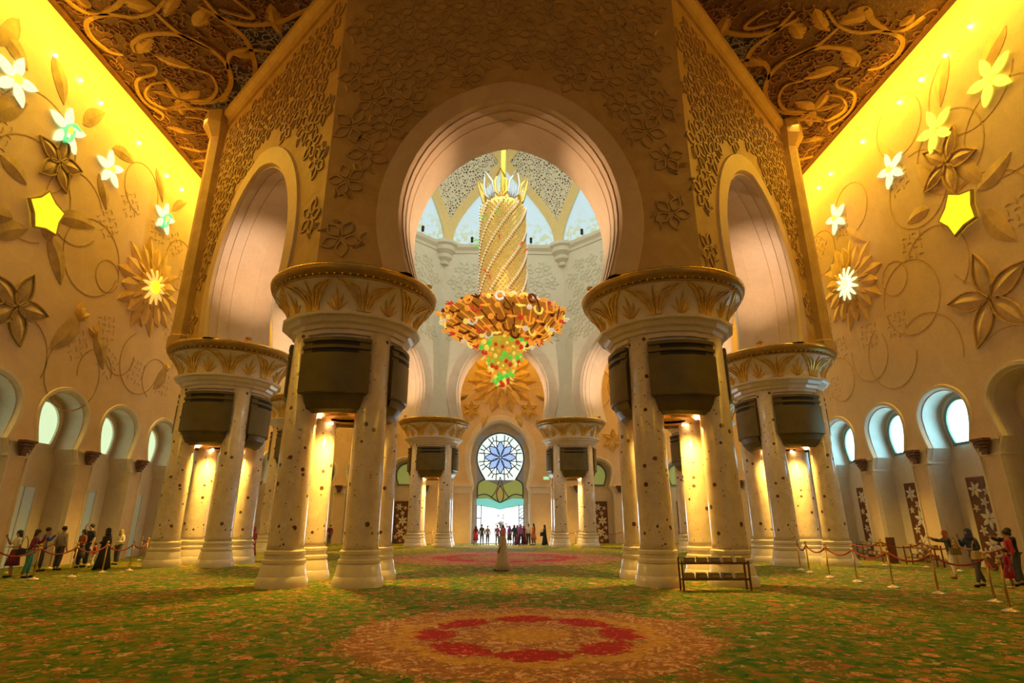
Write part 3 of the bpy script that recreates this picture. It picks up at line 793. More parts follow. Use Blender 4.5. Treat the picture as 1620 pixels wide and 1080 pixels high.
for s in (-1, 1):
    st = struct(poly_pane('window_%d' % (5+s), [(s*1.86, 0), (s*2.3, 0), (s*2.3, 3.45), (s*1.86, 3.45)][::s], ND, M['sky_glass'], None))
    mb = MB()
    for x0, x1, z0, z1 in ((1.80, 1.88, 0, 3.5), (2.26, 2.34, 0, 3.5), (1.88, 2.26, 2.25, 2.33), (1.88, 2.26, .9, .98)):
        mb.box((pc+s*(x0+x1)/2, YF-ND-.0-.06+0, (z0+z1)/2), (x1-x0, .1, z1-z0))
    mb.build('window_frame', M['lead'], st)
    if s == 1:
        mb = MB()
        for i in range(9): mb.tube([(pc+1.9, YF-ND-.06, .3+.34*i), (pc+2.24, YF-ND-.06, .55+.34*i)], .03, 4)
        mb.build('lead_came', M['lead'], st)
# ------------------------------------------------------------------ clustered piers
def sector(prof, a0, a1, n=10):
    V = []; F = []; k = len(prof)
    for i in range(n+1):
        a = a0+(a1-a0)*i/n
        V += [(r*cos(a), r*sin(a), z) for r, z in prof]
    for i in range(n):
        for j in range(k): F.append([i*k+j, (i+1)*k+j, (i+1)*k+(j+1) % k, i*k+(j+1) % k])
    F += [list(range(k))[::-1], [n*k+j for j in range(k)]]
    return V, F
COLP = [(.57, 1.07), (.555, 1.25), (.545, 3.5), (.50, 8.2)]
BASEP = [(.79, 0), (.79, .10), (.75, .28), (.72, .31), (.67, .60), (.63, .66), (.66, .70), (.66, .78), (.60, .82), (.60, .92), (.63, .96), (.63, 1.04), (.57, 1.08)]
bell = lambda z: 2.28 + .66*((z-8.78)/1.05)**2
def palm_mesh():
    mb = MB()
    P = lambda a, z, o: ((bell(z)+o)*cos(-PI/2+a), (bell(z)+o)*sin(-PI/2+a), z)
    h = .07
    for s in (-1, 1):
        A = R(22.5)*s
        for j in range(3):   # big curling blades that meet over the small fan
            pts = spline([(A-s*R(1.2+1.8*j), 8.80), (A-s*R(2+2.6*j), 9.15), (A-s*R(4+4.4*j), 9.45), (A-s*R(10+5*j), 9.62+.05*j), (A-s*R(17+2.2*j), 9.66+.04*j)], 5)
            n_ = len(pts); ribbon_geo(mb, P, pts, [.021*(1-.5*i/n_) for i in range(n_)], h)
        leaf_geo(mb, P, (A*.985, 8.80), (A*.985, 9.72), .012, .05, 0, 5)
        leaf_geo(mb, P, (A-s*R(1), 8.80), (A-s*R(4.5), 9.42), .012, .05, .05*s, 5)
    for a, z, w_ in ((0, 9.60, .026), (R(5.5), 9.36, .022), (-R(5.5), 9.36, .022), (R(9), 9.12, .018), (-R(9), 9.12, .018)):
        leaf_geo(mb, P, (a*.15, 8.80), (a, z), w_, .05, 0, 5)
    o = mb.build('palm_relief', M['gold']); me = o.data; bpy.data.objects.remove(o); return me
PALM = palm_mesh()
def make_pier():
    root = empty('clustered_pier')
    mbc = MB(); mbc.lathe(COLP, 24); c0 = mbc.build('column', M['column'], None, True); cme = c0.data; bpy.data.objects.remove(c0)
    mbc = MB(); mbc.lathe(BASEP, 24); c0 = mbc.build('column_base', M['white']); smooth_angle(c0, 35); bme = c0.data; bpy.data.objects.remove(c0)
    for sx in (-1, 1):
        for sy in (-1, 1):
            c = put(cme, 'column', root, Matrix.Translation((sx*1.18, sy*1.18, 0)) @ Matrix.Rotation(R(70)*sx+R(40)*sy, 4, 'Z'))
            put(bme, 'column_base', c)
    mb = MB(); mb.lathe([(1.80, 5.56), (1.84, 5.56), (1.9, 6.0), (1.9, 8.3)], 32, caps=False); mb.build('core', M['white'], root, True)
    mb = MB(); mb.lathe([(0, 5.50), (1.80, 5.50), (1.80, 5.58), (0, 5.6)], 32); mb.lathe([(.5, 5.42), (.9, 5.42), (.95, 5.5), (.5, 5.5)], 20, caps=False)
    sof = mb.build('soffit', M['copper'], root)
    for k in range(4):
        a = PI/4+k*PI/2; mb = MB(); mb.lathe([(.0, 5.38), (.09, 5.38), (.10, 5.5)], 10, (1.0*cos(a), 1.0*sin(a), 0)); mb.build('spotlight', M['lamp_warm'], sof)
    for k in range(4):
        a = -PI/2+k*PI/2
        V, F = sector([(1.85, 5.98), (2.12, 5.98), (2.17, 6.02), (2.17, 7.36), (2.10, 7.38), (2.10, 7.50), (2.17, 7.52), (2.17, 7.62), (2.10, 7.64), (2.10, 7.76), (2.17, 7.78), (2.17, 7.90), (1.85, 7.92)], a-R(33), a+R(33), 12)
        g = mesh_obj('air_grille', V, F, M['grille'], root); smooth_angle(g, 30)
        V, F = sector([(1.55, 5.40), (1.64, 5.40), (1.80, 5.50), (1.98, 5.74), (2.06, 5.99), (1.8, 5.99)], a-R(29), a+R(29), 10)
        mesh_obj('grille_skirt', V, F, M['grille'], g)
        for z in (7.38, 7.64):
            V, F = sector([(2.04, z), (2.115, z), (2.115, z+.12), (2.04, z+.12)], a-R(22), a+R(22), 10); mesh_obj('air_slot', V, F, M['black'], g)
    mb = MB(); mb.lathe([(1.9, 8.05), (2.02, 8.08), (2.04, 8.22), (2.12, 8.25), (2.18, 8.38), (2.30, 8.44), (2.38, 8.58), (2.52, 8.62), (2.54, 8.72), (2.25, 8.75)], 16, a0=PI/16, a1=PI/16+2*PI)
    mb.build('collar', M['white'], root)
    mb = MB(); mb.lathe([(bell(8.7+i*.1325), 8.7+i*.1325) for i in range(9)]+[(2.9, 9.8)], 48, caps=False)
    cap = mb.build('capital', M['white'], root, True)
    for k in range(8): put(PALM, 'palm_relief', cap, Matrix.Rotation(k*PI/4, 4, 'Z'))
    mb = MB(); mb.lathe([(2.80, 9.76), (2.90, 9.78), (2.92, 9.84), (2.86, 9.86), (2.96, 9.92), (3.04, 10.0), (3.07, 10.1), (3.05, 10.22), (2.98, 10.27), (0, 10.27)], 56)
    rim = smooth_angle(mb.build('rim', M['golddark'], root), 30)
    mb = MB()
    for k in range(72):
        a = 2*PI*k/72; mb.ball((2.92*cos(a), 2.92*sin(a), 9.89), .045, 5, 3)
    bd = tag(mb.build('bead_row', M['gold'], rim), kind='stuff')
    mb = MB(); mb.tube([(3.03*cos(2*PI*k/56), 3.03*sin(2*PI*k/56), 10.2) for k in range(56)], .06, 6, closed=True)
    mb.build('gilded_edge', M['goldb'], rim, True)
    return root
piers = [(-PA, DY-PC, 'front left pier of four inlaid marble columns, nearest on the left of the great arch'),
         (PA, DY-PC, 'front right pier of four inlaid marble columns behind the low book rack'),
         (-PC, DY-PA, 'left outer pier of four columns between the roped visitors and the front left pier'),
         (PC, DY-PA, 'right outer pier of four columns beside the roped posts on the right'),
         (-PC, DY+PA, 'left rear side pier, half seen between the two left foreground piers'),
         (PC, DY+PA, 'right rear side pier, mostly hidden behind the front right pier'),
         (-PA, DY+PC, 'far left pier of four columns, standing left of the bright far doorway'),
         (PA, DY+PC, 'far right pier of four columns, standing right of the bright far doorway')]
p0 = make_pier()
for i, (x, y, lab) in enumerate(piers):
    o = p0 if i == 0 else copy_tree(p0)
    o.location = (x, y, 0); tag(o, lab, 'pier', 'clustered piers carrying the octagon arches')
    spot('pier_light', (x, y, 5.34), (x, y, 0), 2100, (1, .60, .10), R(150), .6, .18)
    # lamps on the capital lighting the arch soffits
for k in range(8):
    T = face_T(k)
    for s in (-1, 1):
        b_ = T(s*3.12, AP_OUT-1.75, 10.56)
        spot('soffit_light', b_, T(-s*3.75, AP_OUT-1.75, 14.2), 5200 if k in (0, 1, 7) else 4200, (1, .68, .44), R(48), 1.0, .10)
        mb = MB(); mb.lathe([(.16, 10.27), (.16, 10.33), (.06, 10.36), (.06, 10.42), (.14, 10.44), (.15, 10.52), (.10, 10.53)], 10); o = mb.build('floodlight', M['brass']); o.location = (b_.x, b_.y, 0)
        tag(o, 'small floodlight on a capital, %s side of the %s arch' % ('left' if (s < 0) == (k in (7, 0, 1)) else 'right', SIDES[k].replace('_', ' ')), 'lamp', 'floodlights on the capitals')

# ------------------------------------------------------------------ hanging chandelier
CX, CY = -.16, DY
ch = tag(empty('chandelier', (CX, CY, 0)), 'huge golden crystal chandelier with red and green glass hanging under the dome', 'chandelier')
mb = MB(); mb.lathe([(.20, 24.0), (.17, 40)], 10); mb.build('rod', simple('yellow_rod', (.85, .68, .10), .35, .3), ch, True)
mb = MB(); mb.lathe([(.2, 24.2), (1.0, 23.4), (1.50, 22.9), (1.50, 16.0), (1.3, 15.6)], 32, caps=False); cyl = mb.build('drum', simple('golden_drum', (.80, .56, .14), .3, .45, (1, .72, .22), .22, scale=5, var=.3), ch, True)
rnd = random.Random(3)
shade = []
mbx = {'a': MB(), 'b': MB()}
for j in range(34):
    z = 16.1+j*.2
    mb_ = mbx['a']
    for i in range(30):
        a = 2*PI*(i+.5*(j % 2))/30
        mb_.ball((1.55*cos(a), 1.55*sin(a), z), .085, 5, 3, (1, 1, .9))
bs = mbx['a'].build('crystal_beads', simple('gold_beads', (.85, .62, .20), .2, .5, (1, .8, .35), .16, var=.3, scale=12), cyl); tag(bs, kind='stuff')
wm = {'w': simple('clear_crystal', (.85, .82, .74), .1, .1, (1, .95, .8), .45), 'r': simple('ruby_crystal', (.50, .03, .02), .15, 0, (1, .1, .03), .45), 'g': simple('green_crystal', (.08, .52, .05), .15, 0, (.2, 1, .1), .55), 'o': simple('amber_crystal', (.70, .24, .02), .18, .2, (1, .42, .04), .75), 'd': simple('dark_copper', (.30, .09, .02), .3, .5), 'y': simple('lemon_crystal', (.88, .70, .12), .18, .2, (1, .80, .15), .75)}
for s in range(9):   # helical strands
    for mat, da, rr in (('w', 0, .07), ('d', .13, .05)):
        mb = MB()
        for i in range(40):
            t = i/39; a = 2*PI*s/9+da+t*2.6; z = 16.2+t*6.6
            mb.ball((1.63*cos(a), 1.63*sin(a), z), rr, 5, 3)
        tag(mb.build('bead_strand', wm[mat], cyl), kind='stuff')
for i in range(12):   # coloured sprigs sticking out
    a = rnd.uniform(0, 6.28); z = rnd.uniform(16.5, 22); mb = MB(); 
    mb.tube([(1.6*cos(a), 1.6*sin(a), z), (1.85*cos(a), 1.85*sin(a), z+.2), (2.1*cos(a), 2.1*sin(a), z+.1)], [.02, .06, .015], 5)
    mb.build('glass_sprig', wm[rnd.choice('rrog')], cyl)
PLS = simple('silver_plume', (.50, .50, .52), .25, .6)
# plumes at the crown
for i in range(10):
    a = 2*PI*i/10+.2; mb = MB(); out = lambda r, z, d=0: (r*cos(a)-d*sin(a), r*sin(a)+d*cos(a), z)
    for d in (-1, 1):
        mb.tube([out(1.1, 22.9), out(1.35, 23.5, d*.38), out(1.55, 24.2, d*.40), out(1.9, 25.0, 0)], [.07, .10, .10, .03], 5)
        mb.tube([out(1.15, 23.0), out(1.4, 23.6, d*.14), out(1.6, 24.2, d*.05)], [.04, .05, .02], 5)
    mb.build('crown_plume', [PLS, M['goldb']][i % 2], cyl, True)
# bowl
bm_ = simple('bowl_glass', (.42, .13, .02), .25, .4, (1, .42, .04), .28, var=.5, scale=5)
mb = MB(); mb.lathe([(1.5, 15.6), (2.2, 15.25), (3.2, 14.9), (3.9, 14.7), (4.02, 14.62), (3.7, 14.2), (2.9, 13.65), (2.0, 13.2), (1.4, 13.05)], 40, caps=False)
bowl = mb.build('bowl', bm_, ch, True)
for ring, (r0, z0, n_, sz) in enumerate([(1.75, 15.6, 16, .24), (2.3, 15.3, 22, .24), (2.9, 15.05, 28, .24), (3.5, 14.85, 32, .22), (4.02, 14.66, 38, .20), (3.75, 14.2, 36, .24), (3.1, 13.72, 32, .26), (2.4, 13.35, 26, .26), (1.8, 13.1, 20, .22)]):
    for i in range(n_):
        a = 2*PI*(i+.3*ring)/n_; c = (r0*cos(a), r0*sin(a), z0); k = 'ooydroyodw'[(i*3+ring*7) % 10]
        mb = MB(); t = (i+ring) % 3
        if i == 0: sz *= 1.3
        if t == 0: mb.ball(c, sz*.6, 6, 4)
        elif t == 1:
            pts = [(c[0]+sz*cos(q)*-sin(a), c[1]+sz*cos(q)*cos(a), c[2]+sz*sin(q)) for q in [2*PI*x/8 for x in range(8)]]; mb.tube(pts, .08, 4, closed=True)
        else:
            for q in (-.5, 0, .5): mb.tube([c, (c[0]+.45*cos(a+q*1.5), c[1]+.45*sin(a+q*1.5), c[2]+(.06 if ring < 5 else -.2)*(1-abs(q)))], [.10, .04], 4)
        mb.build('crystal_ornament', wm[k], bowl)
for i in range(36):   # meridian ribs of the bowl
    a = 2*PI*i/36; mb = MB()
    mb.tube([(r*cos(a+.12*j), r*sin(a+.12*j), z) for j, (r, z) in enumerate([(4.08, 14.62), (3.76, 14.14), (2.95, 13.58), (2.0, 13.12)])], .045, 4); mb.build('bowl_rib', wm['d' if i % 3 == 0 else 'o'], bowl)
# pendant cluster
mb = MB(); mb.lathe([(1.35, 13.2), (1.3, 12.6), (1.05, 11.8), (.65, 10.9), (.25, 10.2), (.02, 9.95)], 16, caps=False); clu = mb.build('pendant', simple('pendant_glass', (.80, .58, .06), .3, .3, (1, .70, .06), .35), ch, True)
for i in range(150):
    t = (i+.5)/150; z = 13.1-3.0*t; r = 1.35*(1-t)**.75+.12; a = i*2.39996; k = 'gyroygryog'[(i*7) % 10]; s_ = rnd.uniform(.11, .2)
    mb = MB()
    if i % 4 == 3:
        mb.tube([(r*cos(a), r*sin(a), z), ((r+.28)*cos(a), (r+.28)*sin(a), z-.18)], [.09, .02], 5)
    else: mb.ball((r*cos(a), r*sin(a), z), s_, 7, 5)
    mb.build('glass_ball' if i % 4 != 3 else 'glass_spike', wm[k], clu, True)
l = bpy.data.lights.new('chandelier_glow', 'POINT'); l.energy = 500; l.color = (1, .75, .4); l.shadow_soft_size = 2.5
o = bpy.data.objects.new('chandelier_glow', l); col_.objects.link(o); o.location = (CX, CY-5.5, 16.5)
# ------------------------------------------------------------------ reliefs and star lamps on the hall walls
PL = lambda a, b, o: (XL+o, a, b)
PR = lambda a, b, o: (XR-o, a, b)
PB = lambda a, b, o: (a, YF-o, b)
def star_lamp(P, c, r, mat, label, green=False, pent=False, rot=0.0):
    e = empty('star_lamp', P(c[0], c[1], 0))
    Q = lambda a, b, o: tuple(Vector(P(c[0]+a, c[1]+b, max(o, -.01)+.04))-Vector(P(c[0], c[1], 0)))
    if pent:
        pts = []
        for k in range(5):
            a = PI/2+2*PI*k/5+rot; pts.append((r*cos(a), r*sin(a))); pts.append((r*.72*cos(a+PI/5), r*.72*sin(a+PI/5)))
        n = len(pts); V = [Q(x, y, .10) for x, y in pts]+[Q(x, y, -.02) for x, y in pts]
        mesh_obj('glass', V, [list(range(n))]+[[i, (i+1) % n, n+(i+1) % n, n+i] for i in range(n)], mat, e)
        mb = MB(); ribbon_geo(mb, Q, [(x*1.04, y*1.04) for x, y in pts], .05, .12, closed=True); mb.build('frame', M['vine'], e)
    else:
        for k in range(5):
            a = PI/2+2*PI*k/5+rot; mb = MB(); leaf_geo(mb, Q, (.12*r*cos(a), .12*r*sin(a)), (r*cos(a), r*sin(a)), r*.20, .10, 0, 6, .05); mb.build('petal', mat, e)
        mb = MB(); n = 10; V = [Q(.2*r*cos(2*PI*i/n), .2*r*sin(2*PI*i/n), .16) for i in range(n)]; V.append(Q(0, 0, .2))
        mesh_obj('glass_centre', V, [[i, (i+1) % n, n] for i in range(n)], M['star_yellow'], e)
        if green:
            mb = MB(); ribbon_geo(mb, Q, spline([(.5*r, .3*r), (.1*r, .35*r), (-.2*r, -.1*r), (-.1*r, -.6*r), (.15*r, -.4*r), (.2*r, .1*r)]), .05*r, .2); mb.build('green_tendril', M['star_green'], e)
    return tag(e, label, 'wall lamp', 'star shaped lamps on the hall walls')
nm5 = ['nearest the picture edge', 'second along from the picture edge', 'third along from the picture edge', 'fourth along, close to the octagon corner', 'last along, half behind the octagon corner']
for i, c in enumerate([(19.55, 19.65), (22.6, 19.54), (25.68, 19.54), (30.71, 19.55), (35.27, 19.42)]):
    star_lamp(PL, c, 1.12 if i < 2 else 1.0, M['star_white'], 'white star lamp high on the left wall, '+nm5[i], green=(i in (1, 3)), rot=.12*(i % 3))
for i, c in enumerate([(18.42, 19.58), (21.53, 19.52), (24.64, 19.51), (29.63, 19.54)]):
    star_lamp(PR, c, 1.12 if i < 2 else 1.0, M['star_yellow'] if i < 2 else M['star_white'], ('yellow' if i < 2 else 'white')+' star lamp high on the right wall, '+nm5[i], rot=-.1)
star_lamp(PL, (22.71, 15.14), .98, M['lamp_yel'], 'glowing yellow pentagon lamp below the white stars on the left wall', pent=True, rot=.2)
star_lamp(PR, (21.48, 15.09), 1.02, M['lamp_yel'], 'glowing yellow pentagon lamp below the yellow stars on the right wall', pent=True, rot=-.2)
LDOT = [(20.9, 22.25), (22.5, 22.34), (23.98, 22.27), (27.19, 22.31), (30.05, 22.11), (31.74, 22.23)]
RDOT = [(18.5, 22.49), (19.98, 22.37), (21.49, 22.41), (23.06, 22.42), (26.1, 22.36), (29.28, 22.43), (30.66, 22.34)]
ords = ['first', 'second', 'third', 'fourth', 'fifth', 'sixth', 'seventh']
for P, L_, sd in ((PL, LDOT, 'left'), (PR, RDOT, 'right')):
    for i, c in enumerate(L_):
        q = P(c[0], c[1], 0); mb = MB(); mb.ball((0, 0, 0), .085, 8, 5); o = mb.build('point_lamp', M['lamp_warm'], None, True); o.location = P(c[0], c[1], .10)
        tag(o, 'tiny round light near the top of the %s wall, %s from the picture edge' % (sd, ords[i]), 'wall lamp', 'tiny round lights under the cove')
# raised leaves and looping stems
def wall_leaf(P, wall, p0, p1, w, mat, cup=False):
    mb = MB(); leaf_geo(mb, P, p0, p1, w, .06, .06, 7); mb.build('leaf', mat, wall)
    if cup:
        mb = MB(); dx, dy = p1[0]-p0[0], p1[1]-p0[1]
        for s in (-1, 0, 1): leaf_geo(mb, P, (p0[0]+dx*.12, p0[1]+dy*.12), (p0[0]-dx*.22-dy*.16*s, p0[1]-dy*.22+dx*.16*s), w*.45, .1, 0, 4)
        mb.build('leaf_cup', M['petal'], wall)
for pts, w_, cup in (
    ([(18.44, 21.09), (19.99, 20.51)], .42, 0), ([(20.87, 22.22), (22.11, 20.53)], .42, 0), ([(23.43, 20.47), (24.47, 22.1)], .40, 0), ([(19.99, 16.22), (21.49, 15.81)], .40, 0), ([(19.14, 17.35), (20.44, 19.16)], .48, 0),
    ([(25.08, 18.85), (26.16, 17.38)], .36, 0), ([(25.53, 20.73), (27.27, 21.03)], .36, 0), ([(29.09, 21.98), (30.29, 20.4)], .32, 0), ([(31.31, 20.45), (32.64, 21.86)], .30, 0), ([(23.34, 15.31), (25.72, 16.09)], .42, 0),
    ([(23.28, 14.33), (24.6, 12.47)], .46, 1), ([(26.16, 11.54), (24.89, 9.41)], .52, 1), ([(27.43, 10.99), (28.57, 9.44)], .40, 1), ([(33.82, 10.94), (33.01, 9.4)], .40, 1), ([(20.78, 12.96), (22.16, 14.02)], .44, 0),
    ([(21.34, 14.08), (20.19, 13.83)], .4, 0), ([(33.9, 19.06), (35.82, 18.83)], .3, 0), ([(18.94, 22.25), (18.34, 20.27)], .4, 0)):
    wall_leaf(PL, wl, pts[0], pts[1], w_, M['leaf'], cup)
for pts, w_ in (([(17.2, 21.15), (18.9, 19.92)], .45), ([(19.95, 22.45), (21.0, 20.34)], .40), ([(23.08, 18.71), (22.08, 16.62)], .36), ([(20.91, 17.96), (19.95, 15.54)], .42), ([(20.41, 15.53), (18.55, 16.08)], .42), ([(23.02, 16.18), (24.47, 16.26)], .36),
                ([(24.77, 20.9), (24.03, 19.31)], .3), ([(20.4, 14.6), (19.37, 12.55)], .44), ([(28.92, 18.49), (27.53, 16.83)], .3)):
    wall_leaf(PR, wr, pts[0], pts[1], w_, M['leaf_r'])
def flower5(P, wall, c, r, mat, outline=None, n=5, rot=.3, w=.20, nm='flower_relief'):
    e = empty(nm, P(c[0], c[1], 0), 0, wall)
    Q = lambda a, b, o: tuple(Vector(P(c[0]+a, c[1]+b, o))-Vector(P(c[0], c[1], 0)))
    for k in range(n):
        a = rot+2*PI*k/n; mb = MB(); leaf_geo(mb, Q, (.1*r*cos(a), .1*r*sin(a)), (r*cos(a), r*sin(a)), r*w, .12, 0, 7); mb.build('petal', mat, e)
        if outline:
            mb = MB(); A = []
            for i in range(9):
                t = i/8; rr = r*1.03*t; s_ = r*w*1.15*sin(PI*t**.85); A.append((rr*cos(a)-s_*sin(a), rr*sin(a)+s_*cos(a)))
            B = []
            for i in range(8, -1, -1):
                t = i/8; rr = r*1.03*t; s_ = -r*w*1.15*sin(PI*t**.85); B.append((rr*cos(a)-s_*sin(a), rr*sin(a)+s_*cos(a)))
            ribbon_geo(mb, Q, A+B[1:-1], .035, .10, closed=True); mb.build('petal_outline', outline, e)
    return e
flower5(PL, wl, (22.7, 17.8), 1.35, M['leaf'], M['vine'], 5, .3, .24)
flower5(PL, wl, (22.66, 10.6), 1.65, M['leaf'], M['vine'], 5, .1, .22)
flower5(PR, wr, (21.23, 10.82), 2.1, M['leaf_r'], M['vine_r'], 5, .25, .18)
flower5(PR, wr, (21.49, 17.64), 1.6, M['leaf_r'], M['vine_r'], 5, .9, .20)
def big_flower(P, wall, c, R0, mats, lamp=None, lab=None, layers=((1.0, 10, .19, 0.0, 0), (.84, 10, .21, .31, .05), (.62, 10, .12, .1, .10), (.45, 12, .09, .2, .16))):
    e = empty('flower_relief', P(c[0], c[1], 0), 0, wall)
    Q = lambda a, b, o: tuple(Vector(P(c[0]+a, c[1]+b, o))-Vector(P(c[0], c[1], 0)))
    for li, (f, n, w, rot, base) in enumerate(layers):
        for k in range(n):
            a = rot+2*PI*k/n; r = R0*f; mb = MB(); leaf_geo(mb, Q, (.05*r*cos(a), .05*r*sin(a)), (r*cos(a), r*sin(a)), R0*w, .12, 0, 6, base); mb.build('petal', mats[li % len(mats)], e)
    if lamp:
        s = empty('flower_lamp', P(c[0], c[1], 0))
        for k in range(12):
            a = 2*PI*k/12; mb = MB(); r = R0*.36; leaf_geo(mb, Q, (.15*r*cos(a), .15*r*sin(a)), (r*cos(a), r*sin(a)), r*.12, .1, 0, 5, .26); mb.build('petal', lamp, s)
        mb = MB(); n = 12; V = [Q(.13*R0*cos(2*PI*i/n), .13*R0*sin(2*PI*i/n), .38) for i in range(n)]+[Q(0, 0, .42)]
        mesh_obj('glass_centre', V, [[i, (i+1) % n, n] for i in range(n)], M['lamp_yel'] if 'left' in lab else M['star_white'], s)
        tag(s, lab, 'wall lamp', 'flower lamps on the hall walls')
M['lamp_orange'] = lamp('lamp_orange', (1, .62, .12), .8)
big_flower(PL, wl, (30.79, 15.03), 2.95, [M['petal'], M['petal2'], M['petal'], M['petal2']], M['lamp_orange'], 'orange twelve petal lamp in the large carved flower on the left wall')
big_flower(PR, wr, (29.57, 15.16), 2.75, [M['petal2'], M['petal2'], M['petal'], M['petal2']], M['star_white'], 'white twelve petal lamp in the large carved flower on the right wall')
big_flower(PB, wf, (0, 15.6), 3.5, [M['petal'], M['petal2'], M['petal'], M['petal2']])
for k in range(8):
    a = PI/8+k*PI/4; mb = MB(); leaf_geo(mb, PB, (3.7*cos(a), 15.6+3.7*sin(a)), (5.4*cos(a), 15.6+5.4*sin(a)), .34, .14, 0, 6); mb.build('leaf', M['leaf'], wf)
for x, z, r in ((-3.1, 12.6, .95), (2.7, 12.6, .95), (11.0, 9.6, 1.15), (-11.2, 9.6, 1.15), (6.6, 14, 1.0), (-6.6, 14, 1.0), (15, 13, 1.3), (-15, 13, 1.3)):
    flower5(PB, wf, (x, z), r, M['petal'], M['petal2'], 6, .5, .22)
for x in (-11, 11):
    for s in (-1, 1): mb = MB(); ribbon_geo(mb, PB, arc2(x+s*2.4, 15, 2.6, 0, 330, 30), .05, .05); mb.build('stem', M['vine'], wf)
def stem(P, wall, pts, mat, w=.034): mb = MB(); ribbon_geo(mb, P, pts, w, .015); mb.build('stem', mat, wall)
for c, r, a0, a1 in (((26.09, 14.58), 1.95, 0, 350), ((27.34, 14.14), .85, 0, 350), ((26.69, 8.69), 1.75, 110, 400), ((29.58, 10.56), 1.15, 170, 370), ((31.39, 10.54), 1.75, 120, 340), ((21.73, 15.71), 2.3, 0, 300),
                     ((24.3, 16.33), 1.8, 30, 330), ((33.0, 10.01), 1.2, 60, 250), ((21.42, 17.93), 2.2, -60, 200), ((28.37, 20.03), 1.5, 0, 270), ((33.23, 17.59), 1.6, 20, 300), ((23.15, 8.65), 1.8, -20, 200), ((28.06, 9.11), 1.2, 0, 200)):
    stem(PL, wl, arc2(c[0], c[1], r, a0, a1, 26), M['vine'])
for c, r, a0, a1 in (((25.42, 12.61), 1.9, 0, 350), ((26.17, 13.98), .9, 0, 350), ((27.56, 10.28), 1.8, 190, 420), ((29.24, 10.78), 1.5, 150, 380), ((25.09, 9.54), 2.0, 60, 200), ((21.24, 18.08), 1.9, 0, 340),
                     ((23.45, 17.51), 1.9, 90, 400), ((18.48, 17.24), 2.0, 0, 300), ((20.51, 13.75), 2.4, 30, 330), ((23.48, 13.41), 1.9, 40, 230), ((31.7, 18.24), 1.4, 0, 300), ((28.32, 19.4), 1.5, 0, 300), ((32.16, 10.06), 1.3, 90, 330), ((23.62, 21.39), 1.6, 100, 420), ((20.95, 7.52), 1.9, 60, 200), ((19.44, 20.36), 2.2, 200, 430)):
    stem(PR, wr, arc2(c[0], c[1], r, a0, a1, 26), M['vine_r'])
def knot_me():
    mb = MB(); P = lambda a, b, o: (a, -o, b)
    rnd = random.Random(9)
    for i in range(4):
        for j in range(4):
            x, y = (i-1.5)*.36+rnd.uniform(-.05, .05), (j-1.5)*.36+rnd.uniform(-.05, .05)
            if (i+j) % 2: ribbon_geo(mb, P, [(x-.14, y), (x, y+.05), (x+.14, y)], .020, .015)
            else: ribbon_geo(mb, P, [(x, y-.14), (x+.05, y), (x, y+.14)], .020, .015)
    o = mb.build('knot_relief', M['knot']); me = o.data; bpy.data.objects.remove(o); return me
KNOT = knot_me(); rnd = random.Random(21)
for P, wall, rz, lo, hi, avoid in ((PL, wl, PI/2, 15, 48, [(30.79, 15.03), (22.66, 10.6), (22.7, 17.8), (22.71, 15.14)]), (PR, wr, -PI/2, 14, 46, [(29.57, 15.16), (21.23, 10.82), (21.49, 17.64), (21.48, 15.09)]), (PB, wf, 0, -19, 19, [(0, 15.6), (0, 12), (0, 10), (11, 9.6), (-11, 9.6)])):
    z = 9.9; row = 0
    while z < 19.5:
        u = lo+(1.1 if row % 2 else 0)
        while u < hi:
            uu, zz = u+rnd.uniform(-.3, .3), z+rnd.uniform(-.2, .2)
            if all(math.hypot(uu-a[0], zz-a[1]) > 3.0 for a in avoid) and rnd.random() < .8:
                put(KNOT, 'knot_relief', wall, Matrix.Translation(P(uu, zz, 0)) @ Matrix.Rotation(rz, 4, 'Z') @ Matrix.Rotation(rnd.uniform(-.3, .3)+PI/4*rnd.randint(0, 1), 4, 'Y'))
            u += 2.35
        z += 1.75; row += 1

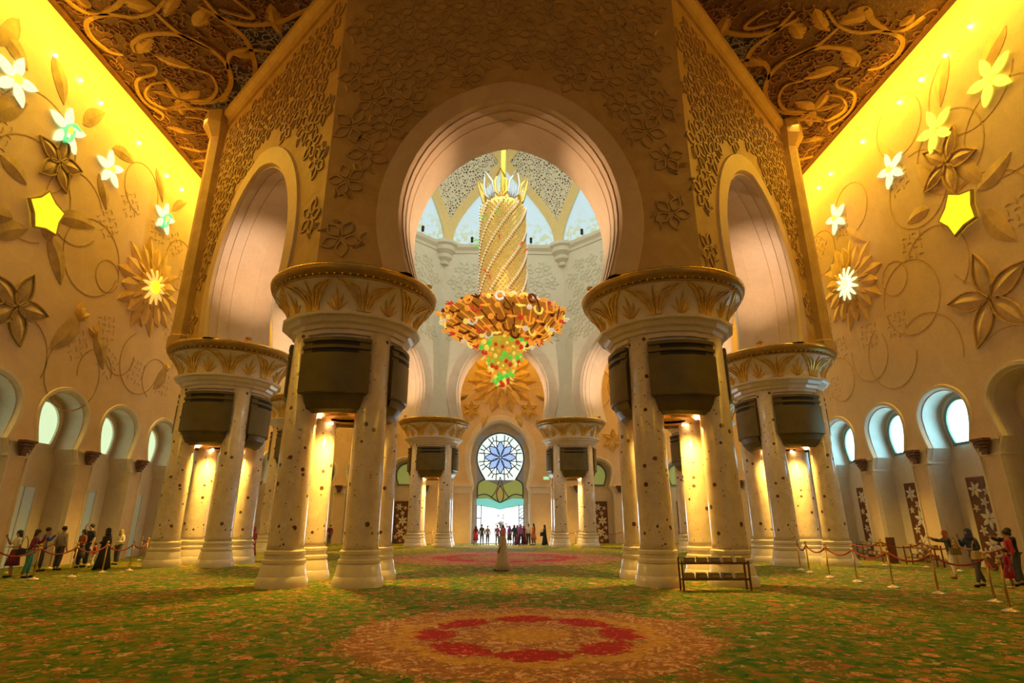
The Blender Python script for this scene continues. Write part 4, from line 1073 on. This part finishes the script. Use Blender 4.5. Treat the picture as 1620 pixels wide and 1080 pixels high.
# ------------------------------------------------------------------ ceiling scrollwork
def mir(pts): return [(-.75-x, y) for x, y in pts]
VINES = [
 ([(-19.5, 23.0), (-20.12, 22.82), (-20.43, 22.05), (-20.23, 21.32), (-19.75, 20.89), (-18.68, 20.6), (-17.59, 20.72), (-16.41, 20.35), (-15.36, 19.51)], .13),
 ([(-18.84, 22.79), (-18.61, 22.26), (-17.6, 21.73), (-16.06, 21.69), (-14.95, 22.53), (-14.59, 23.64), (-15.04, 24.97), (-16.02, 25.98), (-17.27, 26.39), (-18.45, 26.17)], .16),
 ([(-16.47, 20.47), (-16.0, 21.57), (-14.95, 22.53)], .13),
 ([(-19.02, 23.61), (-18.36, 23.68), (-18.68, 24.24), (-19.82, 24.67), (-20.36, 25.57), (-20.42, 26.55), (-20.05, 27.4), (-20.4, 27.81), (-20.59, 27.42)], .10),
 ([(-16.59, 23.8), (-15.77, 24.24), (-15.94, 25.3), (-16.79, 26.13), (-17.9, 26.24), (-19.41, 26.87), (-20.08, 26.38), (-20.05, 25.73), (-19.29, 25.0), (-18.4, 24.83)], .11),
 ([(-13.9, 19.58), (-13.57, 20.68), (-12.99, 21.62), (-12.93, 22.51), (-13.22, 23.74), (-13.94, 24.94), (-14.77, 25.51)], .16),
 ([(-14.31, 20.02), (-13.32, 20.79), (-12.24, 21.02), (-10.65, 20.74), (-8.64, 19.66)], .15),
 ([(-14.66, 23.78), (-14.2, 22.96), (-13.39, 22.54), (-12.35, 22.57), (-11.76, 22.74)], .13),
 ([(-19.46, 26.95), (-17.5, 26.85), (-16.89, 27.59), (-17.19, 29.19)], .12),
 ([(-17.43, 27.69), (-17.34, 28.28), (-18.05, 28.98), (-18.86, 29.08)], .10),
 ([(-20.64, 30.29), (-19.55, 30.72), (-17.95, 30.43)], .12), ([(-20.83, 31.92), (-19.64, 31.73), (-19.52, 32.69), (-20.59, 33.44), (-21.04, 33.02)], .11),
 ([(-20.18, 19.74), (-19.76, 20.49), (-18.68, 20.6)], .12), ([(-17.19, 19.45), (-17.98, 20.11), (-19.06, 20.59)], .16), ([(-12.52, 19.65), (-11.99, 20.41), (-12.28, 20.64), (-13.45, 20.22)], .1),
 ([(-18.82, 27.55), (-17.92, 27.71), (-17.79, 28.44)], .08)]
CLEAF = [([(-18.97, 22.86), (-17.4, 21.88)], .55), ([(-18.03, 22.97), (-16.48, 23.8)], .62), ([(-20.44, 28.51), (-18.77, 29.04)], .45), ([(-18.4, 26.09), (-18.27, 24.48)], .5), ([(-18.4, 26.09), (-16.94, 25.49)], .55), ([(-18.35, 26.09), (-18.9, 27.46)], .5), ([(-18.39, 26.17), (-17.96, 27.18)], .45), ([(-18.4, 26.09), (-19.61, 25.56)], .35),
         ([(-10.96, 19.88), (-11.1, 21.72)], .6), ([(-15.09, 21.18), (-13.96, 20.18)], .6), ([(-14.13, 22.8), (-12.49, 22.92)], .4), ([(-17.7, 19.68), (-16.31, 20.18)], .9), ([(-19.39, 20.37), (-19.62, 19.62)], .5), ([(-16.28, 26.28), (-15.56, 25.85)], .35), ([(-21.17, 32.04), (-20.4, 32.71)], .35), ([(-14.8, 19.5), (-16.24, 20.74)], .5)]
DARK = [(-8.14, 19.22), (-14.97, 25.84), (-16.64, 27.05), (-17.54, 26.45), (-15.95, 26.07), (-15.04, 24.97), (-14.5, 23.49), (-13.36, 23.89), (-12.93, 22.51), (-13.47, 20.67), (-12.25, 21.04), (-10.65, 20.76), (-9.06, 19.78)]
PCl = lambda a, b, o: (a, b, ZC-.02-o)
rnd = random.Random(17)
def inside(p, poly):
    c = False; n = len(poly)
    for i in range(n):
        (x1, y1), (x2, y2) = poly[i], poly[i-1]
        if (y1 > p[1]) != (y2 > p[1]) and p[0] < (x2-x1)*(p[1]-y1)/(y2-y1)+x1: c = not c
    return c
REG = [(-20.87, 19.55), (-8.14, 19.22), (-14.97, 25.84), (-16.64, 27.32), (-20.8, 34.7)]
for side in (0, 1):
    f = (lambda p: p) if side == 0 else mir
    V = [PCl(x, y, .03) for x, y in f(DARK)]
    mesh_obj('openwork_panel', V, [list(range(len(V)))], M['openwork'], ceiling)
    for pts, w_ in VINES:
        mb = MB(); sp = spline(f(pts), 6); n_ = len(sp)
        ribbon_geo(mb, PCl, sp, [w_*(.55+.6*sin(PI*min(1, (i+2)/n_)))*.8 for i in range(n_)], .09); mb.build('scroll', M['scroll'], ceiling)
    for pts, w_ in CLEAF:
        q = f(pts); mb = MB(); leaf_geo(mb, PCl, q[0], q[1], w_*.6, .08, .05, 8, .0); mb.build('leaf', M['scroll'], ceiling)
    for nm, mat, dark in (('small_curls', 'curl', 0), ('openwork_tracery', 'curl2', 1)):
        mb = MB(); cnt = 0; poly = f(REG); dk = f(DARK); tries = 0
        xs = [p[0] for p in poly]; ys = [p[1] for p in poly]
        while cnt < (300 if not dark else 90) and tries < 20000:
            tries += 1; p = (rnd.uniform(min(xs), max(xs)), rnd.uniform(min(ys), max(ys)))
            if not inside(p, poly) or inside(p, dk) != bool(dark): continue
            cnt += 1; r = rnd.uniform(.14, .36); a0 = rnd.uniform(0, 6.28); sg = rnd.choice((-1, 1))
            pts = [(p[0]+r*(1-i/11)*cos(a0+sg*i*.62)+i*.02, p[1]+r*(1-i/11)*sin(a0+sg*i*.62)) for i in range(9)]
            pts = [(pts[0][0]+r*1.2*cos(a0-sg*1.7), pts[0][1]+r*1.2*sin(a0-sg*1.7))]+pts
            ribbon_geo(mb, PCl, pts, .025, .05)
        tag(mb.build(nm, M[mat], ceiling), kind='stuff')
# dark border strip between ceiling and hall walls
for i, (x, s) in enumerate(((XL, 1), (XR, -1))):
    mb = MB(); mb.box((x+s*.12, (Y0+YF)/2, ZC-.09), (.24, YF-Y0, .18)); struct(mb.build('trim_%d' % (3+i), M['brown']))

# ------------------------------------------------------------------ barriers, racks, sign
def make_post():
    r = empty('barrier_post'); mb = MB()
    mb.lathe([(0, 0), (.17, 0), (.175, .03), (.12, .05), (.04, .08), (.03, .1), (0, .1)], 16); mb.build('base', simple('pale_brass', (.75, .62, .42), .3, .6), r, True)
    mb = MB(); mb.lathe([(.026, .08), (.026, 1.0)], 10); mb.build('pole', M['brass'], r, True)
    mb = MB(); mb.lathe([(.03, .98), (.045, 1.0), (.045, 1.06), (.03, 1.08), (.025, 1.1), (.045, 1.13), (.04, 1.17), (0, 1.19)], 10); mb.build('finial', M['brass'], r, True)
    return r
POST = None
def barrier(pts, labs, ropelab, grp, sag=.22, gaps=(), sc=1.0):
    global POST
    for i, (x, y) in enumerate(pts):
        if POST is None: POST = make_post(); o = POST
        else: o = copy_tree(POST)
        o.location = (x, y, 0); o.scale = (1, 1, sc)
        tag(o, labs(i), 'barrier post', 'barrier posts '+grp)
    for i in range(len(pts)-1):
        if i in gaps: continue
        a, b = Vector((*pts[i], 1.03*sc)), Vector((*pts[i+1], 1.03*sc)); mb = MB()
        mb.tube([a.lerp(b, t/12)-Vector((0, 0, sag*4*(t/12)*(1-t/12))) for t in range(13)], .026, 6)
        o = mb.build('barrier_rope', M['rope'], None, True); tag(o, ropelab(i), 'rope', 'barrier ropes '+grp)
        d = (b-a).normalized()
        for p_, q_ in ((a, a+d*.08), (b-d*.08, b)): mb = MB(); mb.tube([p_, q_], .032, 6); mb.build('end_hook', M['brass'], o)
ordn = ['first', 'second', 'third', 'fourth', 'fifth', 'sixth', 'seventh', 'eighth', 'ninth', 'tenth']
RP = [(12.3, 14.9), (11.97, 16.73), (11.65, 18.16), (11.6, 19.85), (11.53, 21.4), (11.9, 23.3), (12.0, 24.6)]
RP = [(11.03, 13.4), (11.99, 14.92), (11.84, 16.59), (11.64, 18.16), (11.58, 19.85), (11.53, 21.4), (11.93, 23.5), (12.21, 24.71)]
barrier(RP, lambda i: 'brass barrier post in the front row on the right, %s from the near end' % ordn[i], lambda i: 'red rope in the front row on the right, %s span from the near end' % ordn[i], 'in the front row on the right')
RP2 = [(17.56, 20.6), (18.3, 23.9), (18.5, 26.0), (17.33, 27.06), (16.6, 28.6), (16.9, 31.0)]
barrier(RP2, lambda i: 'brass barrier post in the back row near the right arcade, %s from the near end' % ordn[i], lambda i: 'red rope in the back row by the right arcade, %s span from the near end' % ordn[i], 'in the back row on the right')
LP = [(-16.65, 19.78), (-16.5, 21.42), (-15.86, 22.34), (-15.99, 24.21), (-15.49, 25.1), (-17.3, 29.2)]
barrier(LP, lambda i: 'brass barrier post in the front row on the left, %s from the near end' % ordn[i], lambda i: 'red rope in the front row on the left, %s span from the near end' % ordn[i], 'in the front row on the left')
LP2 = [(-19.6, 24.2), (-19.6, 26.3), (-19.4, 28.4), (-19.0, 31.6), (-19.0, 34.0)]
barrier(LP2, lambda i: 'brass barrier post in the back row by the left arcade, %s from the near end' % ordn[i], lambda i: 'red rope in the back row by the left arcade, %s span from the near end' % ordn[i], 'in the back row on the left', gaps=(1, 2))
FP = [(-12.5, 51.5), (-10.4, 51.5), (-8.2, 51.5), (-6.0, 51.5), (-4.5, 51.5), (4.6, 51.2), (6.4, 51.2), (8.4, 51.2), (10.6, 51.2), (12.8, 51.2)]
barrier(FP, lambda i: 'brass barrier post across the far end of the hall, %s from the left' % ordn[i], lambda i: 'red rope across the far end, starting at the %s post from the left' % ordn[i], 'across the far end', gaps=(4,), sc=1.1)

def make_rack():
    r = empty('book_rack'); W = 1.98
    for z in (.30, .74):
        mb = MB(); mb.box((0, -.14, z), (W, .10, .035)); mb.build('shelf_slat', M['brown'], r)
        mb = MB(); mb.box((0, .06, z), (W, .10, .035)); mb.build('shelf_slat', M['brown'], r)
        mb = MB(); mb.box((0, -.20, z+.012), (W+.02, .022, .06)); mb.build('shelf_rail', M['brown'], r)
        for s in (-1, 1): mb = MB(); mb.box((s*(W/2-.02), -.04, z), (.04, .34, .045)); mb.build('cross_bar', M['brown'], r)
    for s in (-1, 1):
        for y, h in ((-.19, .82), (.12, .90)):
            mb = MB(); mb.box((s*(W/2), y, h/2), (.045, .045, h)); mb.build('leg', M['brown'], r)
    return r
def book_box(x, y, z, rz, lab, grp, mat, s=1.0, parent=None):
    mb = MB(); mb.add([(-.14, -.13, 0), (.14, -.13, 0), (.14, .13, 0), (-.14, .13, 0), (-.125, -.10, .15), (.125, -.10, .15), (.125, .11, .17), (-.125, .11, .17)], [[0, 3, 2, 1], [4, 5, 6, 7], [0, 1, 5, 4], [1, 2, 6, 5], [2, 3, 7, 6], [3, 0, 4, 7]])
    o = mb.build('book_rest', mat); o.location = (x, y, z); o.rotation_euler = (0, 0, rz); o.scale = (s, s, s)
    mb = MB(); mb.box((0, -.118, .075), (.2, .02, .05)); mb.build('cover_label', M['tanb'], o)
    return tag(o, lab, 'book rest', grp)
M['tanb'] = simple('worn_cover', (.36, .26, .12), .7); M['bk1'] = simple('brown_book_rest', (.20, .13, .05), .6); M['bk2'] = simple('grey_book_rest', (.13, .12, .14), .6); M['bk3'] = simple('olive_book_rest', (.26, .22, .06), .6)
def placed_rack(x, y, rz, lab, grpb, what):
    r = RACK if not RACKS else copy_tree(RACK); RACKS.append(r)
    r.location = (x, y, 0); r.rotation_euler = (0, 0, rz); tag(r, lab, 'rack', 'low book racks')
    for si, z in enumerate((.32, .76)):
        for i in range(5):
            lx = -.76+.375*i+(.05 if si else 0); ly = -.04
            wx, wy = x+lx*cos(rz)-ly*sin(rz), y+lx*sin(rz)+ly*cos(rz)
            book_box(wx, wy, z, rz, '%s book rest from left, %s shelf, %s' % (ordn[i], 'upper' if si else 'lower', what), grpb, M[['bk3', 'bk1', 'bk1', 'bk2', 'bk3'][i] if not si else ['bk1', 'bk3', 'bk2', 'bk1', 'bk3'][i]])
RACK = make_rack(); RACKS = []
placed_rack(6.02, 17.75, 0, 'low dark wooden book rack in front of the front right pier', 'book rests on the near rack', 'rack before front right pier')
placed_rack(19.35, 30.9, -PI/2, 'low dark wooden book rack beside the farther dark door panel on the right', 'book rests on the far right rack', 'rack by farthest flowered panel')
placed_rack(19.35, 27.2, -PI/2, 'low dark wooden book rack beside the middle dark door panel on the right', 'book rests on the middle right rack', 'rack by middle flowered panel')
q = (19.2, 28.7)
mb = MB(); mb.box((0, 0, .62), (.42, .08, 1.15)); mb.box((0, 0, .02), (.5, .3, .04)); o = mb.build('folding_screen', M['brown']); o.location = (q[0]-.3, q[1], 0)
tag(o, 'tall narrow brown board standing on the floor beside the racks on the right', 'board')
# small exit sign over the doorway's right
e = empty('exit_sign', (4.3, YF-.16, 5.95)); mb = MB(); mb.box((0, 0, 0), (.62, .08, .34)); mb.build('housing', M['white'], e)
mb = MB(); mb.box((0, -.045, 0), (.54, .02, .26)); mb.build('green_face', lamp('exit_green', (.35, .85, .55), .9), e)
mb = MB(); mb.box((.10, -.06, 0), (.16, .01, .05)); mb.add([(.18, -.065, .08), (.26, -.065, 0), (.18, -.065, -.08)], [[0, 2, 1]]); mb.box((-.14, -.06, -.02), (.05, .01, .13)); mb.ball((-.14, -.06, .075), .03, 6, 4); mb.build('pictogram', M['c_white'], e)
tag(e, 'small green and white exit sign high on the wall right of the far doorway', 'sign')
# ------------------------------------------------------------------ visitors
def skinned(name, verts, edges, radii, mat, parent, root=0, sub=1):
    me = bpy.data.meshes.new(name); me.from_pydata(verts, edges, []); me.materials.append(mat)
    o = bpy.data.objects.new(name, me); col_.objects.link(o); o.parent = parent
    sk = o.modifiers.new('skin', 'SKIN'); sk.use_smooth_shade = True
    for i, r in enumerate(radii):
        v = me.skin_vertices[0].data[i]; v.radius = (r, r) if not isinstance(r, tuple) else r; v.use_root = (i == root)
    if sub: s = o.modifiers.new('sub', 'SUBSURF'); s.levels = sub; s.render_levels = sub
    return o
ARM = {'down': ((.225, -.03, 1.10), (.235, .05, .85)), 'phone': ((.21, .14, 1.17), (.09, .32, 1.44)), 'reach': ((.20, .22, 1.30), (.17, .50, 1.42)),
       'bent': ((.225, .0, 1.11), (.10, .23, 1.10)), 'back': ((.235, -.10, 1.12), (.22, -.16, .88)), 'up': ((.25, .10, 1.40), (.13, .16, 1.60))}
def loft(name, rings, mat, parent, n=16, fold=0.0, seed=0):
    V = []; F = []; m = len(rings)
    for j, (cx, cy, z, rx, ry) in enumerate(rings):
        for k in range(n):
            a = 2*PI*k/n; f = 1+fold*(m-1-j)/(m-1)*sin(a*5+seed) if m > 1 else 1
            V.append((cx+rx*f*cos(a), cy+ry*f*sin(a), z))
    for j in range(m-1):
        for k in range(n): F.append([j*n+k, j*n+(k+1) % n, (j+1)*n+(k+1) % n, (j+1)*n+k])
    F += [list(range(n))[::-1], [(m-1)*n+k for k in range(n)]]
    return mesh_obj(name, V, F, mat, parent, True)
def person(label, pos, face, H=1.7, arms=('down', 'down'), top='c_black', legs='c_jeans', stride=.06, lean=0.0, hair='short', haircol='hair', robe=None, skirt=None, skin='skin', sleeve=True, shoe='c_black', group=None, wide=1.0, bend=0.0):
    root = empty('person', (pos[0], pos[1], 0), R(face)); k = H/1.70; root.scale = (k*wide, k*wide, k)
    def B(p): x, y, z = p; return (x, y+lean*max(0, z-.9)+bend*max(0, z-1.0)**2, z)
    ly, ry = stride, -stride
    V = [(0, 0, .95), (0, .0, 1.14), (0, 0, 1.33), (0, .0, 1.45), (0, .015, 1.53), (0, .02, 1.60), (0, .01, 1.655)]
    E_ = [(0, 1), (1, 2), (2, 3), (3, 4), (4, 5), (5, 6)]
    Rd = [(.14, .10), (.125, .085), (.15, .095), (.052, .052), (.062, .070), (.078, .092), (.060, .070)]
    V.append((0, .115, 1.575)); E_.append((5, 7)); Rd.append(.014)     # nose
    armj = []
    for s, kind in zip((-1, 1), arms):
        sh = (s*.165, 0, 1.385); el, wr_ = ARM[kind]; el = (s*el[0], el[1], el[2]); wr_ = (s*wr_[0], wr_[1], wr_[2])
        i = len(V); V += [sh, el, wr_]; E_ += [(2, i), (i, i+1), (i+1, i+2)]; Rd += [.052, .040, .027]
        armj.append((sh, el, wr_))
        d = (Vector(wr_)-Vector(el)).normalized(); lat = Vector((s, 0, 0)) if abs(d.x) < .8 else Vector((0, 1, 0)); lat = (lat-d*lat.dot(d)).normalized()
        if abs(d.z) > .6: lat = (Vector((0, 1, 0))-d*d.y).normalized()
        nrm = d.cross(lat); pm = Vector(wr_)+d*.05; j = len(V); V.append(tuple(pm)); E_.append((i+2, j)); Rd.append((.030, .022))
        for q, (o_, l1) in enumerate(((-.030, .060), (-.010, .072), (.010, .068), (.029, .054))):
            a_ = pm+lat*o_+d*.035; b_ = a_+d*l1*.55+nrm*.006; c_ = b_+d*l1*.45+nrm*.016*s
            n0 = len(V); V += [tuple(a_), tuple(b_), tuple(c_)]; E_ += [(j, n0), (n0, n0+1), (n0+1, n0+2)]; Rd += [.0105, .0095, .008]
        a_ = Vector(wr_)+d*.025+lat*.034; b_ = a_+d*.035+lat*.014; n0 = len(V); V += [tuple(a_), tuple(b_)]; E_ += [(j, n0), (n0, n0+1)]; Rd += [.011, .009]
    legj = []
    for s, fy in ((-1, ly), (1, ry)):
        hp, kn, an, toe = (s*.085, 0, .90), (s*.095, fy*.45+.025, .50), (s*.10, fy-.02, .09), (s*.115, fy+.13, .035)
        i = len(V); V += [hp, kn, an, toe]; E_ += [(0, i), (i, i+1), (i+1, i+2), (i+2, i+3)]; Rd += [.085, .055, .036, .030]; legj.append((hp, kn, an, toe))
    BV = [B(v) for v in V]
    skinned('body', BV, E_, Rd, M[skin], root)
    hd = BV[5]
    for s in (-1, 1):
        mb = MB(); mb.ball((hd[0]+s*.030, hd[1]+.083, hd[2]-.005), .011, 6, 4); mb.build('eye', M['hair'], root)
    mb = MB(); mb.box((hd[0], hd[1]+.088, hd[2]-.066), (.042, .012, .010)); mb.build('mouth', M['c_rust'], root)
    # upper garment
    if top:
        TV = [B((0, 0, .86)), BV[1], BV[2], B((0, 0, 1.42))]; TE = [(0, 1), (1, 2), (2, 3)]; TR_ = [(.175, .135), (.145, .105), (.172, .118), (.085, .075)]
        for (sh, el, wr_) in armj:
            i = len(TV); end = tuple(Vector(el).lerp(Vector(wr_), .85 if sleeve else .05))
            TV += [B(sh), B(el) if sleeve else B(tuple(Vector(sh).lerp(Vector(el), .6))), B(end) if sleeve else B(tuple(Vector(sh).lerp(Vector(el), .85)))]
            TE += [(2, i), (i, i+1), (i+1, i+2)]; TR_ += [.068, .054, .042 if sleeve else .052]
        skinned('shirt', TV, TE, TR_, M[top], root)
    if robe:
        r_ = []
        for z, rx, ry_ in ((.05, .30, .26), (.35, .25, .21), (.70, .20, .165), (.98, .185, .15), (1.15, .165, .13), (1.32, .195, .13), (1.40, .16, .11), (1.45, .07, .07)):
            b = B((0, 0, z)); r_.append((0, b[1]+(ly+ry)/2*0, z, rx, ry_+abs(stride)*.5*(1-z/1.5)))
        loft('robe', r_, M[robe], root, 18, .07, pos[0])
        for (sh, el, wr_) in armj:
            skinned('sleeve', [B(sh), B(el), B(tuple(Vector(el).lerp(Vector(wr_), .8)))], [(0, 1), (1, 2)], [.075, .065, .062], M[robe], root)
    else:
        if skirt:
            b = B((0, 0, .98)); loft('skirt', [(0, 0, .42, .25, .22), (0, 0, .65, .22, .19), (0, 0, .85, .19, .155), (0, b[1], 1.0, .16, .12)], M[skirt], root, 18, .09, pos[0])
        if legs:
            TV = [B((0, 0, 1.02))]; TE = []; TR_ = [(.15, .115)]
            for (hp, kn, an, toe) in legj:
                i = len(TV); TV += [hp, kn, (an[0], an[1], an[2]+.03)]; TE += [(0, i), (i, i+1), (i+1, i+2)]; TR_ += [.105, .075, .058]
            skinned('trousers', TV, TE, TR_, M[legs], root)
    for (hp, kn, an, toe) in legj:
        mb = MB(); mb.ball((toe[0]-.005, toe[1]-.06, .045), .05, 8, 5, (1, 2.5, .9)); mb.build('shoe', M[shoe], root, True)
    hx, hy, hz = hd
    if hair in ('short', 'long', 'tied'):
        mb = MB(); mb.ball((hx, hy-.022, hz+.028), .098, 10, 7, (.92, 1.05, .95)); 
        h_ = mb.build('hair', M[haircol], root, True)
        if hair == 'long': loft('hair_length', [(hx, hy-.085, hz-.40, .10, .045), (hx, hy-.075, hz-.2, .11, .05), (hx, hy-.05, hz-.05, .11, .075), (hx, hy-.03, hz+.06, .08, .07)], M[haircol], h_, 12, .1)
        if hair == 'tied': mb = MB(); mb.ball((hx, hy-.12, hz-.01), .05, 8, 5, (1, 1, 1.3)); mb.build('hair_knot', M[haircol], h_, True)
    if hair in ('scarf', 'veil'):
        low = .20 if hair == 'scarf' else .46
        loft('headscarf', [(hx, hy-.045, hz-low, .19 if hair == 'scarf' else .24, .12 if hair == 'scarf' else .15), (hx, hy-.04, hz-.13, .12, .095), (hx, hy-.035, hz-.02, .105, .10), (hx, hy-.03, hz+.06, .098, .10), (hx, hy-.03, hz+.11, .06, .06), (hx, hy-.03, hz+.125, .01, .01)], M[haircol], root, 14, .04)
    tag(root, label, 'person', group)
    return root
def bag(pos, rz, z, mat, label, w=.36, h=.26, d=.14, strap=.45):
    e = empty('shoulder_bag', (pos[0], pos[1], z), R(rz)); mb = MB()
    mb.add([(-w/2, -d/2, 0), (w/2, -d/2, 0), (w/2, d/2, 0), (-w/2, d/2, 0), (-w*.42, -d*.3, h), (w*.42, -d*.3, h), (w*.42, d*.3, h), (-w*.42, d*.3, h)], [[0, 3, 2, 1], [4, 5, 6, 7], [0, 1, 5, 4], [1, 2, 6, 5], [2, 3, 7, 6], [3, 0, 4, 7]])
    b = mb.build('bag_body', M[mat], e); bv = b.modifiers.new('bevel', 'BEVEL'); bv.width = .03; bv.segments = 2
    mb = MB(); mb.tube([(-w*.36, 0, h*.95), (-w*.25, 0, h+strap*.6), (0, 0, h+strap), (w*.25, 0, h+strap*.6), (w*.36, 0, h*.95)], .014, 5); mb.build('strap', M[mat], e, True)
    return tag(e, label, 'bag')
F_ = dict
person('man in a long pale robe and pink headcloth walking alone across the carpet', (-0.18, 24.71), 62, 1.66, ('down', 'down'), None, None, .17, .02, 'scarf', 'c_pink', robe='c_robe', skin='skin', shoe='c_black')
g = 'visitors behind the ropes on the left'
person('long haired woman in a white top and reddish skirt looking at her phone, leftmost', (-18.11, 22.4), 150, 1.62, ('bent', 'phone'), 'c_white', None, .08, 0, 'long', skirt='c_maroon', sleeve=False, group=g)
q = (-18.11, 22.4); bag((q[0]+.25, q[1]+.02), 60, .72, 'c_black', 'dark shoulder bag beside the long haired woman at the far left')
person('long haired woman in a dark waistcoat and teal jeans standing at the left rope', (-17.36, 22.14), -60, 1.66, ('phone', 'bent'), 'c_maroon', 'c_teal', .06, .12, 'long', group=g)
person('man in a bright blue shirt with raised camera behind the left rope', (-19.02, 24.88), -50, 1.70, ('phone', 'phone'), 'c_blue', 'c_darkgrey', .08, .08, 'short', group=g)
person('man in a grey shirt and black trousers seen from behind on the left', (-18.75, 25.5), -8, 1.74, ('down', 'down'), 'c_grey', 'c_darkgrey', .03, .0, 'short', group=g)
person('woman in dark clothes with a red strap beside the tall photographer on the left', (-18.83, 26.86), 160, 1.60, ('bent', 'down'), 'c_rust', 'c_darkgrey', .04, 0, 'long', skirt='c_darkgrey', group=g)
person('tall man in a dark tee shirt shading his eyes behind the left rope', (-18.78, 27.22), 165, 1.82, ('down', 'up'), 'c_navy', 'c_jeans', .06, .0, 'short', sleeve=False, skin='skin2', group=g)
person('small child in white trousers with a red belt between two adults on the left', (-18.44, 27.21), 140, 1.02, ('down', 'bent'), 'c_red', 'c_white', .08, 0, 'short', group=g)
person('woman in a long black gown and dark scarf striding on the left', (-17.06, 25.78), 90, 1.66, ('bent', 'down'), None, None, .16, .05, 'scarf', 'c_black', robe='c_black', group=g)
person('woman in a pale scarf and open black cardigan nearest the left outer pier', (-18.39, 28.77), 172, 1.58, ('bent', 'down'), 'c_white', 'c_darkgrey', .05, 0, 'scarf', 'c_tan', group=g)
g = 'visitors behind the ropes on the right'
person('woman in a rust headscarf and pale trousers reaching out to a post on the right', (15.88, 21.05), 75, 1.62, ('reach', 'reach'), 'c_darkgrey', 'c_white', .06, .10, 'scarf', 'c_rust', shoe='c_rust', group=g)
q = (15.88, 21.05); bag((q[0]+.05, q[1]-.19), 0, .80, 'c_olive', 'olive brown shoulder bag at the hip of the rust scarfed woman', .36, .24, .16, .35)
person('woman in a navy patterned headscarf and long dark coat striding on the right', (14.61, 18.43), 100, 1.70, ('bent', 'phone'), 'c_navy', 'c_darkgrey', .24, .12, 'scarf', 'c_navy', group=g)
q = (14.61, 18.43); bag((q[0]-.12, q[1]-.2), 20, .80, 'c_tan', 'pale beige handbag hanging from the arm of the navy scarfed woman', .36, .26, .18, .28)
person('person in black holding a camera out at the right edge of the picture', (16.35, 18.94), 80, 1.72, ('reach', 'reach'), 'c_black', 'c_darkgrey', .05, .05, 'short', group=g)
q = (15.78, 18.05)
person('person in a red top and blue jeans at the right edge of the picture', (q[0]+.1, q[1]+.5), 60, 1.66, ('down', 'bent'), 'c_red', 'c_jeans', .05, 0, 'tied', group=g)
q = (15.26, 18.06)
person('small girl in a dark red dress below the front rope at the right edge', (q[0], q[1]), 70, 1.12, ('down', 'down'), 'c_crimson', None, .10, 0, 'tied', skirt='c_crimson', shoe='c_white', group=g)
g = 'crowd in front of the bright far doorway'
def fp(px): return (round((px-787)*52.0/885*.97+.0, 2)-.1)
far = [('woman in a red dress at the left end of the crowd by the far doorway', 749, dict(top='c_red', legs=None, robe=None, skirt='c_red', hair='long'), 1.62, 52.0),
 ('man in dark clothes standing second from the left before the far doorway', 758, dict(top='c_darkgrey', legs='c_darkgrey', hair='short'), 1.72, 52.6),
 ('slim person in grey outlined against the bright doorway, third from the left', 767, dict(top='c_grey', legs='c_jeans', hair='short'), 1.62, 52.4),
 ('person in a pale shirt against the bright doorway, just left of the robed man', 782, dict(top='c_violet', legs='c_jeans', hair='short'), 1.66, 52.2),
 ('person in a deep purple top just left behind the robed man', 791, dict(top='c_purple', legs='c_darkgrey', hair='scarf', haircol='c_navy'), 1.70, 52.2),
 ('woman in a violet headscarf and dark skirt right behind the robed man', 801, dict(top='c_violet', legs=None, skirt='c_darkgrey', hair='scarf', haircol='c_violet'), 1.62, 52.4),
 ('woman in a navy headscarf, middle of the purple clad group', 808, dict(top='c_navy', legs='c_darkgrey', hair='scarf', haircol='c_navy'), 1.68, 51.8),
 ('woman in a long purple gown in the purple clad group', 813, dict(top=None, legs=None, robe='c_purple', hair='scarf', haircol='c_purple'), 1.66, 52.3),
 ('woman in a violet top with black trousers in the purple clad group', 818, dict(top='c_violet', legs='c_black', hair='scarf', haircol='c_violet'), 1.70, 51.7),
 ('woman in a maroon gown at the right of the purple clad group', 823, dict(top=None, legs=None, robe='c_maroon', hair='scarf', haircol='c_maroon'), 1.60, 52.2),
 ('man in a white shirt and blue trousers right of the purple clad group', 830, dict(top='c_white', legs='c_navy', hair='short', arms=('bent', 'down')), 1.76, 51.8),
 ('woman in an orange tunic right of the man in white', 838, dict(top='c_orange', legs='c_darkgrey', skirt='c_orange', hair='long'), 1.80, 52.0),
 ('woman in a black gown holding a dark bag before the far wall', 855, dict(top=None, legs=None, robe='c_black', hair='scarf', haircol='c_black', arms=('bent', 'bent')), 1.68, 52.0),
 ('man in a black suit standing alone at the right end of the far crowd', 870, dict(top='c_black', legs='c_black', hair='short'), 1.72, 51.8)]
for i, (lab, px, kw, H_, Y_) in enumerate(far):
    person(lab, (fp(px), Y_), [20, 190, 170, 200, 10, 30, 160, 180, 200, 0, 175, 60, 80, 185][i], H_, group=g, **kw)
bag((fp(851), 51.8), 0, .75, 'c_black', 'black bag carried by the woman in the black gown at the far end', .4, .3, .16, .25)
person('person in a dark red gown half hidden beside the left rear side pier', (-14.78, 35.34), 150, 1.66, ('down', 'down'), None, None, .04, 0, 'scarf', 'c_maroon', robe='c_maroon')
person('person in a patterned plum gown between the two right foreground piers', (14.23, 46.6), 180, 1.66, ('bent', 'down'), None, None, .04, 0, 'scarf', 'c_maroon', robe='c_purple')
person('person in black at the far wall, glimpsed between the columns of the far right pier', (6.9, 50.9), 180, 1.7, ('down', 'down'), 'c_black', 'c_black', .03, 0, 'short')
person('person in dark clothes seen through the columns of the front left pier', (-14.74, 51.09), 170, 1.7, ('down', 'bent'), 'c_maroon', 'c_darkgrey', .04, 0, 'short')
